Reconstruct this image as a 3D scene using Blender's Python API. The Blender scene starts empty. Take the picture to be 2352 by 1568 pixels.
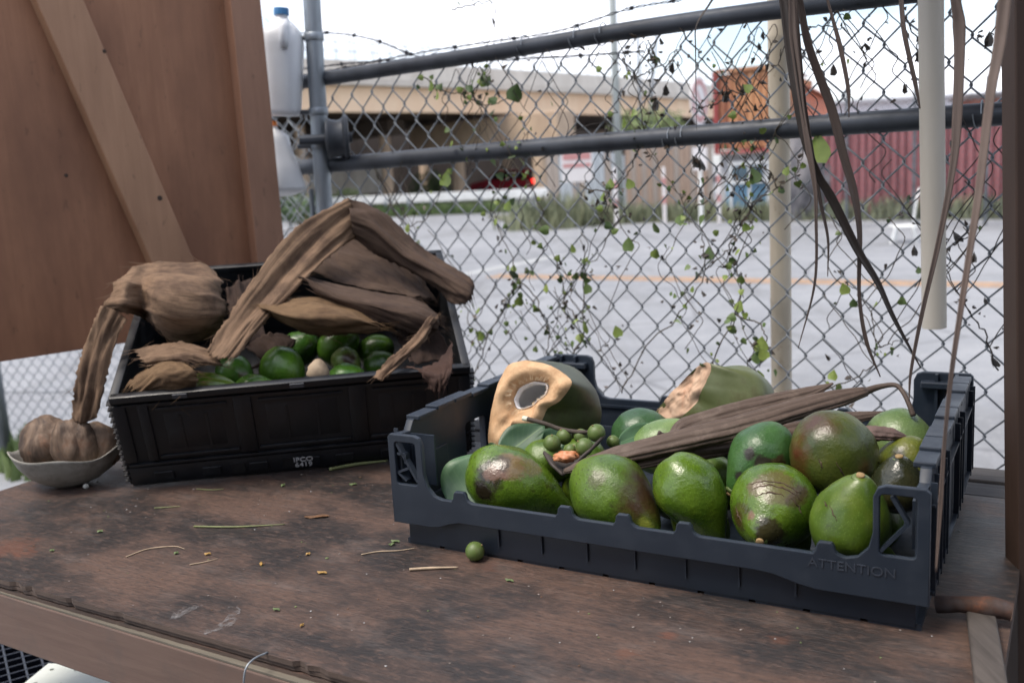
import bpy, bmesh, math, random
from mathutils import Vector, Matrix, noise as mnoise
from mathutils.bvhtree import BVHTree

random.seed(7)
scene = bpy.context.scene
col = scene.collection

# ------------------------------------------------------------------ camera
F_PX, PITCH, ROLL, CAM_H = 2200.0, 0.172, 0.058, 0.466     # pixels of a 2352 px wide picture; table top is z = 0
cp, sp = math.cos(PITCH), math.sin(PITCH)
_f = Vector((0, cp, -sp)); _r0 = Vector((1, 0, 0)); _u0 = Vector((0, sp, cp))
_r = _r0 * math.cos(ROLL) - _u0 * math.sin(ROLL)
_u = _r0 * math.sin(ROLL) + _u0 * math.cos(ROLL)
CAM = Vector((0, 0, CAM_H))
cam_data = bpy.data.cameras.new("camera")
cam = bpy.data.objects.new("camera", cam_data); col.objects.link(cam)
cam.matrix_world = Matrix(((_r.x, _u.x, -_f.x, CAM.x), (_r.y, _u.y, -_f.y, CAM.y), (_r.z, _u.z, -_f.z, CAM.z), (0, 0, 0, 1)))
cam_data.sensor_width = 36.0
cam_data.lens = 36.0 * F_PX / 2352.0
cam_data.clip_start = 0.05; cam_data.clip_end = 3000
cam_data.dof.use_dof = True
cam_data.dof.focus_distance = 1.14
cam_data.dof.aperture_fstop = 5.7
scene.camera = cam

# ------------------------------------------------------------------ world, sun, exposure
SUN_EL, SUN_AZ = math.radians(64), math.radians(248)
world = bpy.data.worlds.new("World"); scene.world = world; world.use_nodes = True
wn = world.node_tree; wn.nodes.clear()
w_out = wn.nodes.new("ShaderNodeOutputWorld"); w_bg = wn.nodes.new("ShaderNodeBackground")
w_sky = wn.nodes.new("ShaderNodeTexSky"); w_sky.sky_type = 'NISHITA'; w_sky.sun_disc = False
w_sky.sun_elevation = SUN_EL; w_sky.sun_rotation = SUN_AZ; w_sky.air_density = 1.0; w_sky.dust_density = 2.0
w_tc = wn.nodes.new("ShaderNodeTexCoord"); w_map = wn.nodes.new("ShaderNodeMapping"); w_map.inputs['Scale'].default_value = (1.0, 1.0, 3.2)
w_no = wn.nodes.new("ShaderNodeTexNoise"); w_no.inputs['Scale'].default_value = 3.0; w_no.inputs['Detail'].default_value = 6
w_rp = wn.nodes.new("ShaderNodeValToRGB"); w_rp.color_ramp.elements[0].position = 0.40; w_rp.color_ramp.elements[1].position = 0.60
w_rp.color_ramp.elements[0].color = (0.1, 0.1, 0.1, 1)
w_mx = wn.nodes.new("ShaderNodeMix"); w_mx.data_type = 'RGBA'
w_mx.inputs[7].default_value = (6.4, 6.5, 7.0, 1)        # overcast cloud, same units as the sky
wn.links.new(w_tc.outputs['Generated'], w_map.inputs[0]); wn.links.new(w_map.outputs[0], w_no.inputs['Vector'])
wn.links.new(w_no.outputs['Fac'], w_rp.inputs[0]); wn.links.new(w_rp.outputs[0], w_mx.inputs[0])
wn.links.new(w_sky.outputs[0], w_mx.inputs[6]); wn.links.new(w_mx.outputs[2], w_bg.inputs[0])
w_bg.inputs[1].default_value = 0.10
wn.links.new(w_bg.outputs[0], w_out.inputs[0])
sun_d = bpy.data.lights.new("sun", 'SUN'); sun_d.energy = 1.5; sun_d.angle = math.radians(24); sun_d.color = (1.0, 0.91, 0.80)
sun = bpy.data.objects.new("sun", sun_d); col.objects.link(sun)
# sky sun_rotation is measured from +Y towards +X
sdir = Vector((math.sin(SUN_AZ) * math.cos(SUN_EL), math.cos(SUN_AZ) * math.cos(SUN_EL), math.sin(SUN_EL)))
sun.rotation_euler = sdir.to_track_quat('Z', 'Y').to_euler()
scene.view_settings.view_transform = 'Standard'; scene.view_settings.look = 'None'
scene.view_settings.exposure = 1.48; scene.view_settings.gamma = 1.0; scene.view_settings.use_curve_mapping = False
scene.render.engine = 'CYCLES'; scene.cycles.use_denoising = True
scene.cycles.max_bounces = 8; scene.cycles.transparent_max_bounces = 12

# ------------------------------------------------------------------ helpers
def ray(px, py):
    return _f * F_PX + _r * (px - 1176) - _u * (py - 784)
def atY(px, py, Y):
    d = ray(px, py); return CAM + d * (Y / d.y)
def atZ(px, py, z=0.0):
    d = ray(px, py); return CAM + d * ((z - CAM_H) / d.z)
def onPl(px, py, p0, n):
    d = ray(px, py); return CAM + d * ((p0 - CAM).dot(n) / d.dot(n))
def mpp(p):                       # metres that one photo pixel spans at point p
    return (p - CAM).dot(_f) / F_PX
GZ = -0.86                        # ground level
def V(*a): return Vector(a)

class MB:
    """collects faces; build() links them as one mesh object"""
    def __init__(s): s.v = []; s.f = []; s.m = []; s.uv = None
    def add(s, vs, fs, mi=0):
        o = len(s.v); s.v += [Vector(v) for v in vs]
        for f in fs: s.f.append(tuple(i + o for i in f)); s.m.append(mi)
    def box(s, c, d, M=None, mi=0, ch=0.0):
        x, y, z = d[0] / 2, d[1] / 2, d[2] / 2
        if ch <= 0:
            vs = [(i * x, j * y, k * z) for k in (-1, 1) for j in (-1, 1) for i in (-1, 1)]
            fs = [(0, 2, 3, 1), (4, 5, 7, 6), (0, 1, 5, 4), (2, 6, 7, 3), (0, 4, 6, 2), (1, 3, 7, 5)]
        else:
            bm = bmesh.new(); bmesh.ops.create_cube(bm, size=1)
            for v in bm.verts: v.co = Vector((v.co.x * 2 * x, v.co.y * 2 * y, v.co.z * 2 * z))
            bmesh.ops.bevel(bm, geom=bm.edges[:], offset=ch, segments=2, affect='EDGES', profile=0.5)
            bm.verts.index_update(); vs = [v.co.copy() for v in bm.verts]; fs = [tuple(v.index for v in f.verts) for f in bm.faces]; bm.free()
        vs = [Vector(v) for v in vs]
        if M is not None: vs = [M @ v for v in vs]
        s.add([v + Vector(c) for v in vs], fs, mi)
    def bar(s, a, b, w, h, up=(0, 0, 1), mi=0, ch=0.0):
        a, b = Vector(a), Vector(b); x = (b - a); L = x.length; x.normalize()
        y = Vector(up).cross(x)
        if y.length < 1e-6: y = Vector((0, 1, 0)).cross(x)
        y.normalize(); z = x.cross(y)
        s.box((a + b) / 2, (L, w, h), Matrix((x, y, z)).transposed(), mi, ch)
    def tube(s, pts, rad, n=8, cap=True, mi=0, prof=None):
        pts = [Vector(p) for p in pts]; k = len(pts)
        rad = [rad] * k if not hasattr(rad, '__len__') else rad
        vs = []; t0 = None; nrm = None
        for i, p in enumerate(pts):
            t = (pts[min(i + 1, k - 1)] - pts[max(i - 1, 0)]).normalized()
            if nrm is None:
                nrm = t.orthogonal().normalized()
            else:
                q = t0.rotation_difference(t); nrm = q @ nrm
                nrm = (nrm - t * nrm.dot(t)).normalized()
            t0 = t; bn = t.cross(nrm)
            for j in range(n):
                a = 2 * math.pi * j / n; r = rad[i] * (prof[j % len(prof)] if prof else 1)
                vs.append(p + (nrm * math.cos(a) + bn * math.sin(a)) * r)
        fs = [(i * n + j, i * n + (j + 1) % n, (i + 1) * n + (j + 1) % n, (i + 1) * n + j) for i in range(k - 1) for j in range(n)]
        if cap: fs += [tuple(range(n - 1, -1, -1)), tuple((k - 1) * n + j for j in range(n))]
        s.add(vs, fs, mi)
    def lathe(s, prof, n=24, M=None, mi=0, close=True):
        """prof: list of (r, z)"""
        vs = []; fs = []
        k = len(prof)
        for r, z in prof:
            for j in range(n):
                a = 2 * math.pi * j / n; vs.append(Vector((r * math.cos(a), r * math.sin(a), z)))
        for i in range(k - 1):
            for j in range(n):
                fs.append((i * n + j, i * n + (j + 1) % n, (i + 1) * n + (j + 1) % n, (i + 1) * n + j))
        if close:
            fs.append(tuple(range(n - 1, -1, -1))); fs.append(tuple((k - 1) * n + j for j in range(n)))
        if M is not None: vs = [M @ v for v in vs]
        s.add(vs, fs, mi)
    def quad(s, a, b, c, d, mi=0): s.add([a, b, c, d], [(0, 1, 2, 3)], mi)
    def mesh(s, name):
        me = bpy.data.meshes.new(name); me.from_pydata([tuple(v) for v in s.v], [], s.f)
        me.update(); return me
    def build(s, name, mats, parent=None, smooth=False, origin=None, auto=None):
        if origin is not None:
            o = Vector(origin); s.v = [v - o for v in s.v]
        me = s.mesh(name)
        mats = mats if isinstance(mats, (list, tuple)) else [mats]
        for m in mats: me.materials.append(m)
        if len(mats) > 1: me.polygons.foreach_set('material_index', s.m)
        if smooth: me.polygons.foreach_set('use_smooth', [True] * len(me.polygons))
        ob = bpy.data.objects.new(name, me); col.objects.link(ob)
        if origin is not None: ob.location = origin
        if parent is not None: attach(ob, parent)
        if auto: sharp(me, auto)
        return ob
def sharp(me, ang):
    me.polygons.foreach_set('use_smooth', [True] * len(me.polygons))
    bm = bmesh.new(); bm.from_mesh(me)
    for e in bm.edges:
        if len(e.link_faces) == 2 and e.calc_face_angle(0) > math.radians(ang): e.smooth = False
    bm.to_mesh(me); bm.free()
def world_mat(o):
    M = o.matrix_basis.copy()
    return M if o.parent is None else world_mat(o.parent) @ o.matrix_parent_inverse @ M
def attach(ob, parent):
    """parent while keeping the world placement"""
    ob.parent = parent; ob.matrix_parent_inverse = world_mat(parent).inverted()
def tag(o, label, cat, group=None, kind=None):
    if label: o['label'] = label
    if cat: o['category'] = cat
    if group: o['group'] = group
    if kind: o['kind'] = kind
    return o
def thing(name, loc, label, cat, group=None):
    o = bpy.data.objects.new(name, None); col.objects.link(o); o.location = loc; o.empty_display_size = 0.05
    return tag(o, label, cat, group)
def bevel(ob, w=0.002, seg=2):
    m = ob.modifiers.new('bevel', 'BEVEL'); m.width = w; m.segments = seg; m.limit_method = 'ANGLE'; m.angle_limit = math.radians(35)
def fbm(p, s=1.0, o=3):
    v = 0; a = 1
    for _ in range(o):
        v += a * mnoise.noise(p * s); s *= 2.03; a *= 0.5
    return v
def catmull(pts, n):
    pts = [Vector(p) for p in pts]; k = len(pts); out = []
    for i in range(n):
        t = i / (n - 1) * (k - 1); j = min(int(t), k - 2); u = t - j
        p1, p2 = pts[j], pts[j + 1]
        p0 = pts[j - 1] if j > 0 else p1 * 2 - p2
        p3 = pts[j + 2] if j + 2 < k else p2 * 2 - p1
        out.append(0.5 * ((2 * p1) + (p2 - p0) * u + (2 * p0 - 5 * p1 + 4 * p2 - p3) * u * u + (3 * p1 - p0 - 3 * p2 + p3) * u ** 3))
    return out
def lerp1(vals, n):
    k = len(vals); out = []
    for i in range(n):
        t = i / (n - 1) * (k - 1); j = min(int(t), k - 2); u = t - j; out.append(vals[j] * (1 - u) + vals[j + 1] * u)
    return out
def plate_mesh(outlines, thick, bev=0.0):
    """flat plate with holes from 2-D outlines, as (verts, faces) centred on its thickness in z"""
    cu = bpy.data.curves.new('tmp', 'CURVE'); cu.dimensions = '2D'; cu.fill_mode = 'BOTH'
    cu.extrude = max(thick / 2 - bev, 0.0001); cu.bevel_depth = bev; cu.bevel_resolution = 1; cu.offset = -bev
    for ol in outlines:
        sp_ = cu.splines.new('POLY'); sp_.points.add(len(ol) - 1); sp_.use_cyclic_u = True
        for q, (x, y) in zip(sp_.points, ol): q.co = (x, y, 0, 1)
    ob = bpy.data.objects.new('tmp', cu); col.objects.link(ob)
    dg = bpy.context.evaluated_depsgraph_get()
    me = bpy.data.meshes.new_from_object(ob.evaluated_get(dg))
    vs = [v.co.copy() for v in me.vertices]; fs = [tuple(p.vertices) for p in me.polygons]
    bpy.data.objects.remove(ob); bpy.data.curves.remove(cu); bpy.data.meshes.remove(me)
    return vs, fs
def text_mesh(txt, size, thick, align='CENTER'):
    cu = bpy.data.curves.new('tmp', 'FONT'); cu.body = txt; cu.size = size; cu.extrude = thick / 2; cu.align_x = align
    ob = bpy.data.objects.new('tmp', cu); col.objects.link(ob)
    dg = bpy.context.evaluated_depsgraph_get()
    me = bpy.data.meshes.new_from_object(ob.evaluated_get(dg))
    vs = [v.co.copy() for v in me.vertices]; fs = [tuple(p.vertices) for p in me.polygons]
    bpy.data.objects.remove(ob); bpy.data.curves.remove(cu); bpy.data.meshes.remove(me)
    return vs, fs
def rrect(x0, y0, x1, y1, r, n=4):
    o = []
    for cx, cy, a0 in ((x1 - r, y1 - r, 0), (x0 + r, y1 - r, 90), (x0 + r, y0 + r, 180), (x1 - r, y0 + r, 270)):
        for i in range(n + 1):
            a = math.radians(a0 + 90 * i / n); o.append((cx + r * math.cos(a), cy + r * math.sin(a)))
    return o

# ------------------------------------------------------------------ materials
class NT:
    def __init__(s, name):
        s.mat = bpy.data.materials.new(name); s.mat.use_nodes = True; s.t = s.mat.node_tree
        s.b = s.t.nodes['Principled BSDF']
    def node(s, t): return s.t.nodes.new(t)
    def link(s, a, b): s.t.links.new(a, b)
    def co(s, kind='Object', scale=(1, 1, 1), rot=(0, 0, 0), loc=(0, 0, 0)):
        tc = s.node('ShaderNodeTexCoord'); mp = s.node('ShaderNodeMapping')
        mp.inputs['Scale'].default_value = scale; mp.inputs['Rotation'].default_value = rot; mp.inputs['Location'].default_value = loc
        s.link(tc.outputs[kind], mp.inputs[0]); return mp.outputs[0]
    def noise(s, co, scale=5, detail=4, rough=0.55, dist=0.0):
        n = s.node('ShaderNodeTexNoise'); n.inputs['Scale'].default_value = scale; n.inputs['Detail'].default_value = detail
        n.inputs['Roughness'].default_value = rough; n.inputs['Distortion'].default_value = dist
        s.link(co, n.inputs['Vector']); return n.outputs['Fac']
    def voro(s, co, scale=5, feat='F1', rnd=1.0):
        n = s.node('ShaderNodeTexVoronoi'); n.feature = feat; n.inputs['Scale'].default_value = scale; n.inputs['Randomness'].default_value = rnd
        s.link(co, n.inputs['Vector']); return n.outputs['Distance']
    def ramp(s, fac, *stops):
        n = s.node('ShaderNodeValToRGB'); e = n.color_ramp.elements
        while len(e) < len(stops): e.new(0.5)
        for el, (p, c) in zip(e, stops):
            el.position = p; el.color = (c, c, c, 1) if not hasattr(c, '__len__') else (*c[:3], 1)
        s.link(fac, n.inputs[0]); return n.outputs[0]
    def mix(s, fac, a, b, mode='MIX'):
        n = s.node('ShaderNodeMix'); n.data_type = 'RGBA'; n.blend_type = mode
        for sock, v in ((0, fac), (6, a), (7, b)):
            if hasattr(v, 'is_output') or isinstance(v, bpy.types.NodeSocket): s.link(v, n.inputs[sock])
            elif sock == 0: n.inputs[0].default_value = v
            else: n.inputs[sock].default_value = (*v[:3], 1)
        return n.outputs[2]
    def math(s, op, a, b=None, c=None, clamp=False):
        n = s.node('ShaderNodeMath'); n.operation = op; n.use_clamp = clamp
        for i, v in enumerate((a, b, c)):
            if v is None: continue
            if isinstance(v, bpy.types.NodeSocket): s.link(v, n.inputs[i])
            else: n.inputs[i].default_value = v
        return n.outputs[0]
    def dist(s, co, p):
        n = s.node('ShaderNodeVectorMath'); n.operation = 'DISTANCE'; s.link(co, n.inputs[0]); n.inputs[1].default_value = tuple(p)
        return n.outputs['Value']
    def color(s, v):
        if isinstance(v, bpy.types.NodeSocket): s.link(v, s.b.inputs['Base Color'])
        else: s.b.inputs['Base Color'].default_value = (*v[:3], 1)
    def rough(s, v):
        if isinstance(v, bpy.types.NodeSocket): s.link(v, s.b.inputs['Roughness'])
        else: s.b.inputs['Roughness'].default_value = v
    def bump(s, h, strength=0.3, dist=0.002):
        n = s.node('ShaderNodeBump'); n.inputs['Strength'].default_value = strength; n.inputs['Distance'].default_value = dist
        s.link(h, n.inputs['Height'])
        prev = s.b.inputs['Normal'].links
        if prev: s.link(prev[0].from_socket, n.inputs['Normal'])
        s.link(n.outputs[0], s.b.inputs['Normal'])
def simple(name, c, rough=0.6, var=0.25, scale=20, bump=0.15, bscale=80, metal=0.0, c2=None, kind='Object', stretch=(1, 1, 1), bd=0.001):
    n = NT(name); co = n.co(kind, stretch)
    f = n.noise(co, scale, 5)
    lo = c2 if c2 else tuple(x * (1 - var) for x in c)
    n.color(n.ramp(f, (0.35, lo), (0.65, c)))
    f2 = n.noise(co, scale * 3.1, 3)
    n.rough(n.ramp(f2, (0.3, max(rough - 0.1, 0)), (0.7, min(rough + 0.1, 1))))
    n.b.inputs['Metallic'].default_value = metal
    if bump: n.bump(n.noise(co, bscale, 4), bump, bd)
    return n.mat
def s2l(r, g, b):
    f = lambda c: c / 12.92 if c <= 0.04045 else ((c + 0.055) / 1.055) ** 2.4
    return (f(r / 255), f(g / 255), f(b / 255))
# ------------------------------------------------------------------ materials of the setting
def m_asphalt():
    n = NT('asphalt'); co = n.co('Object')
    big = n.noise(co, 0.35, 4); mid = n.noise(co, 2.5, 5, 0.6); fine = n.noise(co, 90, 3, 0.7)
    c = n.ramp(big, (0.3, (0.163, 0.171, 0.185)), (0.7, (0.232, 0.241, 0.256)))
    c = n.mix(n.ramp(mid, (0.42, 0.0), (0.7, 0.35)), c, (0.33, 0.335, 0.345))
    c = n.mix(n.ramp(fine, (0.45, 0.0), (0.75, 0.5)), c, (0.13, 0.132, 0.14))
    pt_ = n.noise(n.co('Object', (1, .35, 1), rot=(0, 0, .6), loc=(4, 2, 0)), .8, 6, .7, .4); c = n.mix(n.ramp(pt_, (.52, 0.0), (.62, .55)), c, (.125, .127, .13)); sp2 = n.noise(n.co('Object', loc=(9, 2, 0)), 14, 5, .75); c = n.mix(n.ramp(sp2, (.55, 0.0), (.68, .5)), c, (.29, .29, .29))
    cr = n.voro(n.co('Object', (1, 1, 1)), 0.45, 'DISTANCE_TO_EDGE'); c = n.mix(n.ramp(cr, (0.0, 0.55), (0.012, 0.0)), c, (0.06, 0.06, 0.065))
    n.color(c); n.rough(0.9); n.bump(fine, 0.5, 0.004); return n.mat
def m_concrete(name='concrete', c=(0.36, 0.34, 0.31), dark=(0.2, 0.19, 0.17), sc=1.2):
    n = NT(name); co = n.co('Object', (1, 1, 0.35)); f = n.noise(co, sc, 6, 0.65); f2 = n.noise(n.co('Object'), sc * 9, 4)
    c_ = n.ramp(f, (0.32, dark), (0.6, c)); c_ = n.mix(n.ramp(f2, (0.4, 0.0), (0.8, 0.3)), c_, dark)
    n.color(c_); n.rough(0.9); n.bump(f2, 0.25, 0.01); return n.mat
def m_grass(name='grass_blades', a=(0.035, 0.075, 0.02), b=(0.10, 0.14, 0.04)):
    n = NT(name); f = n.noise(n.co('Object'), 1.3, 4)
    n.color(n.ramp(f, (0.3, a), (0.7, b))); n.rough(0.7); return n.mat
def m_wood(name, c1, c2, c3=None, axis=0, sc=1.0, rough=0.75, bump=0.35, dirt=None):
    """grain runs along the object's axis"""
    st = [14, 14, 14]; st[axis] = 0.9
    n = NT(name); co = n.co('Object', tuple(x * sc for x in st))
    g = n.noise(co, 6, 6, 0.65, 0.6); blot = n.noise(n.co('Object'), 3.2 * sc, 4)
    c = n.ramp(g, (0.3, c1), (0.68, c2))
    c = n.mix(n.ramp(blot, (0.4, 0.0), (0.72, 0.55)), c, c3 if c3 else c1)
    if dirt: c = n.mix(n.ramp(n.noise(n.co('Object'), 11 * sc, 6, 0.7), (0.52, 0.0), (0.7, 0.6)), c, dirt)
    n.color(c); n.rough(rough); n.bump(g, bump, 0.0015); return n.mat
ASPH = m_asphalt(); CONC = m_concrete(c=(.62, .57, .50), dark=(.48, .43, .37))
CONC_ORANGE = m_concrete('painted_girder', (0.80, 0.60, 0.42), (0.70, 0.47, 0.30), 0.4)
CONC_DARK = m_concrete('shaded_concrete', (0.085, 0.064, 0.05), (0.045, 0.034, 0.027), 0.6)  # shade below the deck is darkened into this concrete colour
CONC_TAN = m_concrete('tan_concrete', (0.50, 0.38, 0.27), (0.34, 0.25, 0.18), 0.6)
GRASS = m_grass(); GRASS_DRY = m_grass('weed_blades', (0.09, 0.11, 0.065), (0.20, 0.21, 0.12))
GALV = simple('galvanised_steel', (0.30, 0.33, 0.36), 0.5, 0.35, 14, 0.15, 60, 0.75, stretch=(1, 1, 0.2))
GALV_DK = simple('weathered_steel_pipe', (0.14, 0.155, 0.17), 0.55, 0.4, 9, 0.2, 60, 0.5)
WHITE_P = simple('white_paint', (0.72, 0.73, 0.72), 0.55, 0.15, 12, 0.1)

def uvdir(yaw):
    return Vector((math.cos(yaw), math.sin(yaw), 0)), Vector((-math.sin(yaw), math.cos(yaw), 0))

# ------------------------------------------------------------------ ground, road markings
g = MB(); R_ = 900; N_ = 24
vs = []
for i in range(N_ + 1):
    for j in range(N_ + 1):
        a = (i / N_ * 2 - 1); b = (j / N_ * 2 - 1)
        vs.append((math.copysign(abs(a) ** 2.5, a) * R_, 20 + math.copysign(abs(b) ** 2.5, b) * R_, GZ))
g.add(vs, [(i * (N_ + 1) + j, (i + 1) * (N_ + 1) + j, (i + 1) * (N_ + 1) + j + 1, i * (N_ + 1) + j + 1) for i in range(N_) for j in range(N_)])
o = g.build('ground', ASPH); o['kind'] = 'structure'
L0, L1 = atZ(1130, 634, GZ), atZ(2300, 655, GZ)
ld = (L1 - L0).normalized(); ln = Vector((-ld.y, ld.x, 0))
ORANGE = simple('orange_road_paint', (0.46, 0.25, 0.10), 0.8, 0.35, 6, 0.3, 60)
ROADWHITE = simple('white_road_paint', (0.36, 0.37, 0.37), 0.8, 0.3, 5, 0.3, 60)
for k, off in enumerate((-0.11, 0.11)):
    m = MB(); a = L0 + ln * off; b = L1 + ld * 20 + ln * off; n_ = 40
    for i in range(n_):
        p, q = a.lerp(b, i / n_), a.lerp(b, (i + 1) / n_)
        m.quad(p - ln * 0.055 + V(0, 0, .004), q - ln * 0.055 + V(0, 0, .004), q + ln * 0.055 + V(0, 0, .004), p + ln * 0.055 + V(0, 0, .004))
    o = m.build('road_line', ORANGE); o['kind'] = 'structure'
m = MB(); a, b = atZ(1060, 632, GZ), atZ(1290, 586, GZ); wd = (b - a).normalized(); wn_ = Vector((-wd.y, wd.x, 0))
m.quad(a - wn_ * .13 + V(0, 0, .004), b - wn_ * .13 + V(0, 0, .004), b + wn_ * .13 + V(0, 0, .004), a + wn_ * .13 + V(0, 0, .004))
o = m.build('stop_line', ROADWHITE); o['kind'] = 'structure'
# verge of soil with grass along the far side of the road
SOIL = simple('verge_soil', (0.12, 0.11, 0.07), 0.95, 0.4, 3, 0.4, 20, c2=(0.06, 0.075, 0.035))
ver = [atZ(1215, 527, GZ), atZ(1500, 511, GZ), atZ(2000, 506, GZ), atZ(2420, 502, GZ)]
m = MB(); far = [p + V(-1.2, 9, 0) for p in ver]
for i in range(3): m.quad(ver[i] + V(0, 0, .03), ver[i + 1] + V(0, 0, .03), far[i + 1] + V(0, 0, .03), far[i] + V(0, 0, .03))
for i in range(3): m.quad(ver[i] + V(0, 0, -.02), ver[i + 1] + V(0, 0, -.02), ver[i + 1] + V(0, 0, .03), ver[i] + V(0, 0, .03))
o = m.build('verge', SOIL); o['kind'] = 'structure'
lv = [atZ(560, 512, GZ), atZ(880, 500, GZ), atZ(1230, 486, GZ)]
m = MB()
for i in range(2): m.quad(lv[i] + V(0, 0, .03), lv[i + 1] + V(0, 0, .03), lv[i + 1] + V(-2, 26, .03), lv[i] + V(-4, 26, .03))
o = m.build('verge_by_overpass', SOIL); o['kind'] = 'structure'

def blades(name, spots, mat, h=(0.1, 0.4), per=1, label=None):
    m = MB()
    for p in spots:
        for _ in range(per):
            hh = random.uniform(*h); a = random.uniform(0, 6.28); w = random.uniform(.012, .03) * (1 + hh)
            d = Vector((math.cos(a), math.sin(a), 0)); lean = Vector((random.uniform(-.4, .4), random.uniform(-.4, .4), 0)) * hh
            q = p + V(random.uniform(-.06, .06), random.uniform(-.06, .06), 0)
            m.add([q - d * w, q + d * w, q + d * w * .7 + lean * .4 + V(0, 0, hh * .6), q - d * w * .7 + lean * .4 + V(0, 0, hh * .6), q + lean + V(0, 0, hh)], [(0, 1, 2, 3), (3, 2, 4)])
    o = m.build(name, mat); tag(o, label, 'grass', kind='stuff'); return o
def strip(pts, n, depth):
    out = []
    for _ in range(n):
        t = random.random() * (len(pts) - 1); i = int(t); p = pts[i].lerp(pts[i + 1], t - i); k = random.random() ** 1.6 * depth
        out.append(p + V(-.13 * k, k, 0.02))
    return out
blades('roadside_weeds', strip(ver, 5200, 3.2), GRASS_DRY, (0.08, 0.5), 1, 'tall weeds along the far side of the road')
blades('verge_grass', strip([lv[0], lv[1], lv[2]], 2600, 5), GRASS, (0.1, 0.5), 1, 'grass strip below the pale guard rail')
weed_clump = [atZ(1270, 524, GZ) + V(random.gauss(0, .5), random.gauss(0, .35), 0) for _ in range(420)]
blades('weed_clump', weed_clump, GRASS_DRY, (0.25, 0.95), 1, 'bushy weed clump at the corner of the verge')

# ------------------------------------------------------------------ overpass
O1 = V(-5.6, 45, 0); OD = V(17.9, 19, 0).normalized(); ON = V(-OD.y, OD.x, 0)      # ON points away from the road
def ov(s, t, z): return O1 + OD * s + ON * t + V(0, 0, z + GZ + 0.86)
ZB = 0.466 + 3.17                     # underside of the girder
over = thing('overpass', ov(0, 0, GZ), 'curving concrete road overpass with an orange tan girder on round columns', 'overpass')
S0, S1 = -24, 62
def curve_t(s): return 0.0025 * (s - 5) ** 2          # slight bend of the deck
def ov_strip(name, prof, mat, step=4.0):
    """sweep a profile (t, z) along the deck"""
    m = MB(); n_ = int((S1 - S0) / step) + 1; k = len(prof); vs = []
    for i in range(n_):
        s_ = S0 + i * step
        for t, z in prof: vs.append(ov(s_, t + curve_t(s_), z))
    fs = [(i * k + j, i * k + (j + 1) % k, (i + 1) * k + (j + 1) % k, (i + 1) * k + j) for i in range(n_ - 1) for j in range(k)]
    fs += [tuple(range(k)), tuple((n_ - 1) * k + j for j in range(k - 1, -1, -1))]
    m.add(vs, fs); return m.build(name, mat, over, auto=30)
ov_strip('girder', [(0, ZB), (0.02, ZB + 0.12), (-.06, ZB + 1.12), (.5, ZB + 1.12), (.5, ZB)], CONC_ORANGE)
ov_strip('deck', [(-.45, ZB + 1.14), (-.45, ZB + 1.36), (12.4, ZB + 1.36), (12.4, ZB + 1.14)], CONC)
ov_strip('parapet', [(-.42, ZB + 1.38), (-.30, ZB + 2.2), (-.05, ZB + 2.2), (.05, ZB + 1.38)], CONC)
ov_strip('parapet', [(11.9, ZB + 1.38), (12.0, ZB + 2.2), (12.2, ZB + 2.2), (12.35, ZB + 1.38)], CONC)
for t in (3.2, 6.2, 9.2, 11.8):
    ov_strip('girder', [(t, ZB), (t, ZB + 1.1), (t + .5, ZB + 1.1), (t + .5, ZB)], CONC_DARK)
for s_ in range(-20, 60, 1):
    m = MB(); t = curve_t(s_) - .15
    m.bar(ov(s_, t, ZB + 2.2), ov(s_, t, ZB + 3.05), .05, .05, up=(1, 0, 0)); m.build('railing_post', GALV, over)
m = MB()
for z in (2.6, 3.0):
    m.tube([ov(s_, curve_t(s_) - .15, ZB + z) for s_ in range(-24, 62, 2)], .025, 5)
m.build('railing', GALV, over)
for px_ in (865, 925, 985, 805, 1075):
    s_ = 0
    b = None
    for k in range(-240, 500):
        q = ov(k / 10, curve_t(k / 10) + .3, ZB + 2.2); d = q - CAM
        x = 1176 + F_PX * d.dot(_r) / d.dot(_f)
        if x > px_: s_ = k / 10; break
    m = MB(); t = curve_t(s_) + .3; p = ov(s_, t, ZB + 2.0)
    m.tube([p, p + V(0, 0, 1.7), p + V(-.15, 0, 2.3), p + V(-.7, 0, 2.75)], [.04, .035, .03, .02], 6)
    m.build('lamp_pole', simple('pale_lamp_pole', (.62, .63, .64), .6), over)  # glare of the bright sky put into the pole's paler colour
def ocol(px, py, r, s_t):
    base = atZ(px, py, GZ); m = MB()
    m.lathe([(r, GZ), (r, ZB - .5), (r * 1.0, ZB - .1)], 16, Matrix.Translation((base.x, base.y, 0)))
    return m.build('column', CONC_TAN, over, auto=40)
for px, Y in ((893, 50), (1056, 55), (1246, 50), (1165, 66), (980, 68), (700, 46), (1380, 72)):
    p = atY(px, 440, Y); m = MB(); r = 12.5 * mpp(p) if px != 1056 else 15 * mpp(p)
    if px == 1246: r = 19 * mpp(p)
    m.lathe([(r, GZ), (r, ZB - .35)], 16, Matrix.Translation((p.x, p.y, 0))); m.build('column', CONC_TAN, over, auto=40)
p = atY(1246, 300, 50); m = MB()                                   # pier cap over the right column
capd = (ON * .9 + V(0, 0, 0)).normalized()
m.bar(V(p.x, p.y, ZB - .9) - capd * 1.6, V(p.x, p.y, ZB - .9) + capd * 9.5, 1.4, 1.5, ch=.08); m.build('pier_cap', CONC_TAN, over)
p = atY(893, 300, 50); m = MB(); m.bar(V(p.x, p.y, ZB - .45) - capd * .6, V(p.x, p.y, ZB - .45) + capd * 10.5, 1.1, .8, ch=.06); m.build('pier_cap', CONC_DARK, over)
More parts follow.
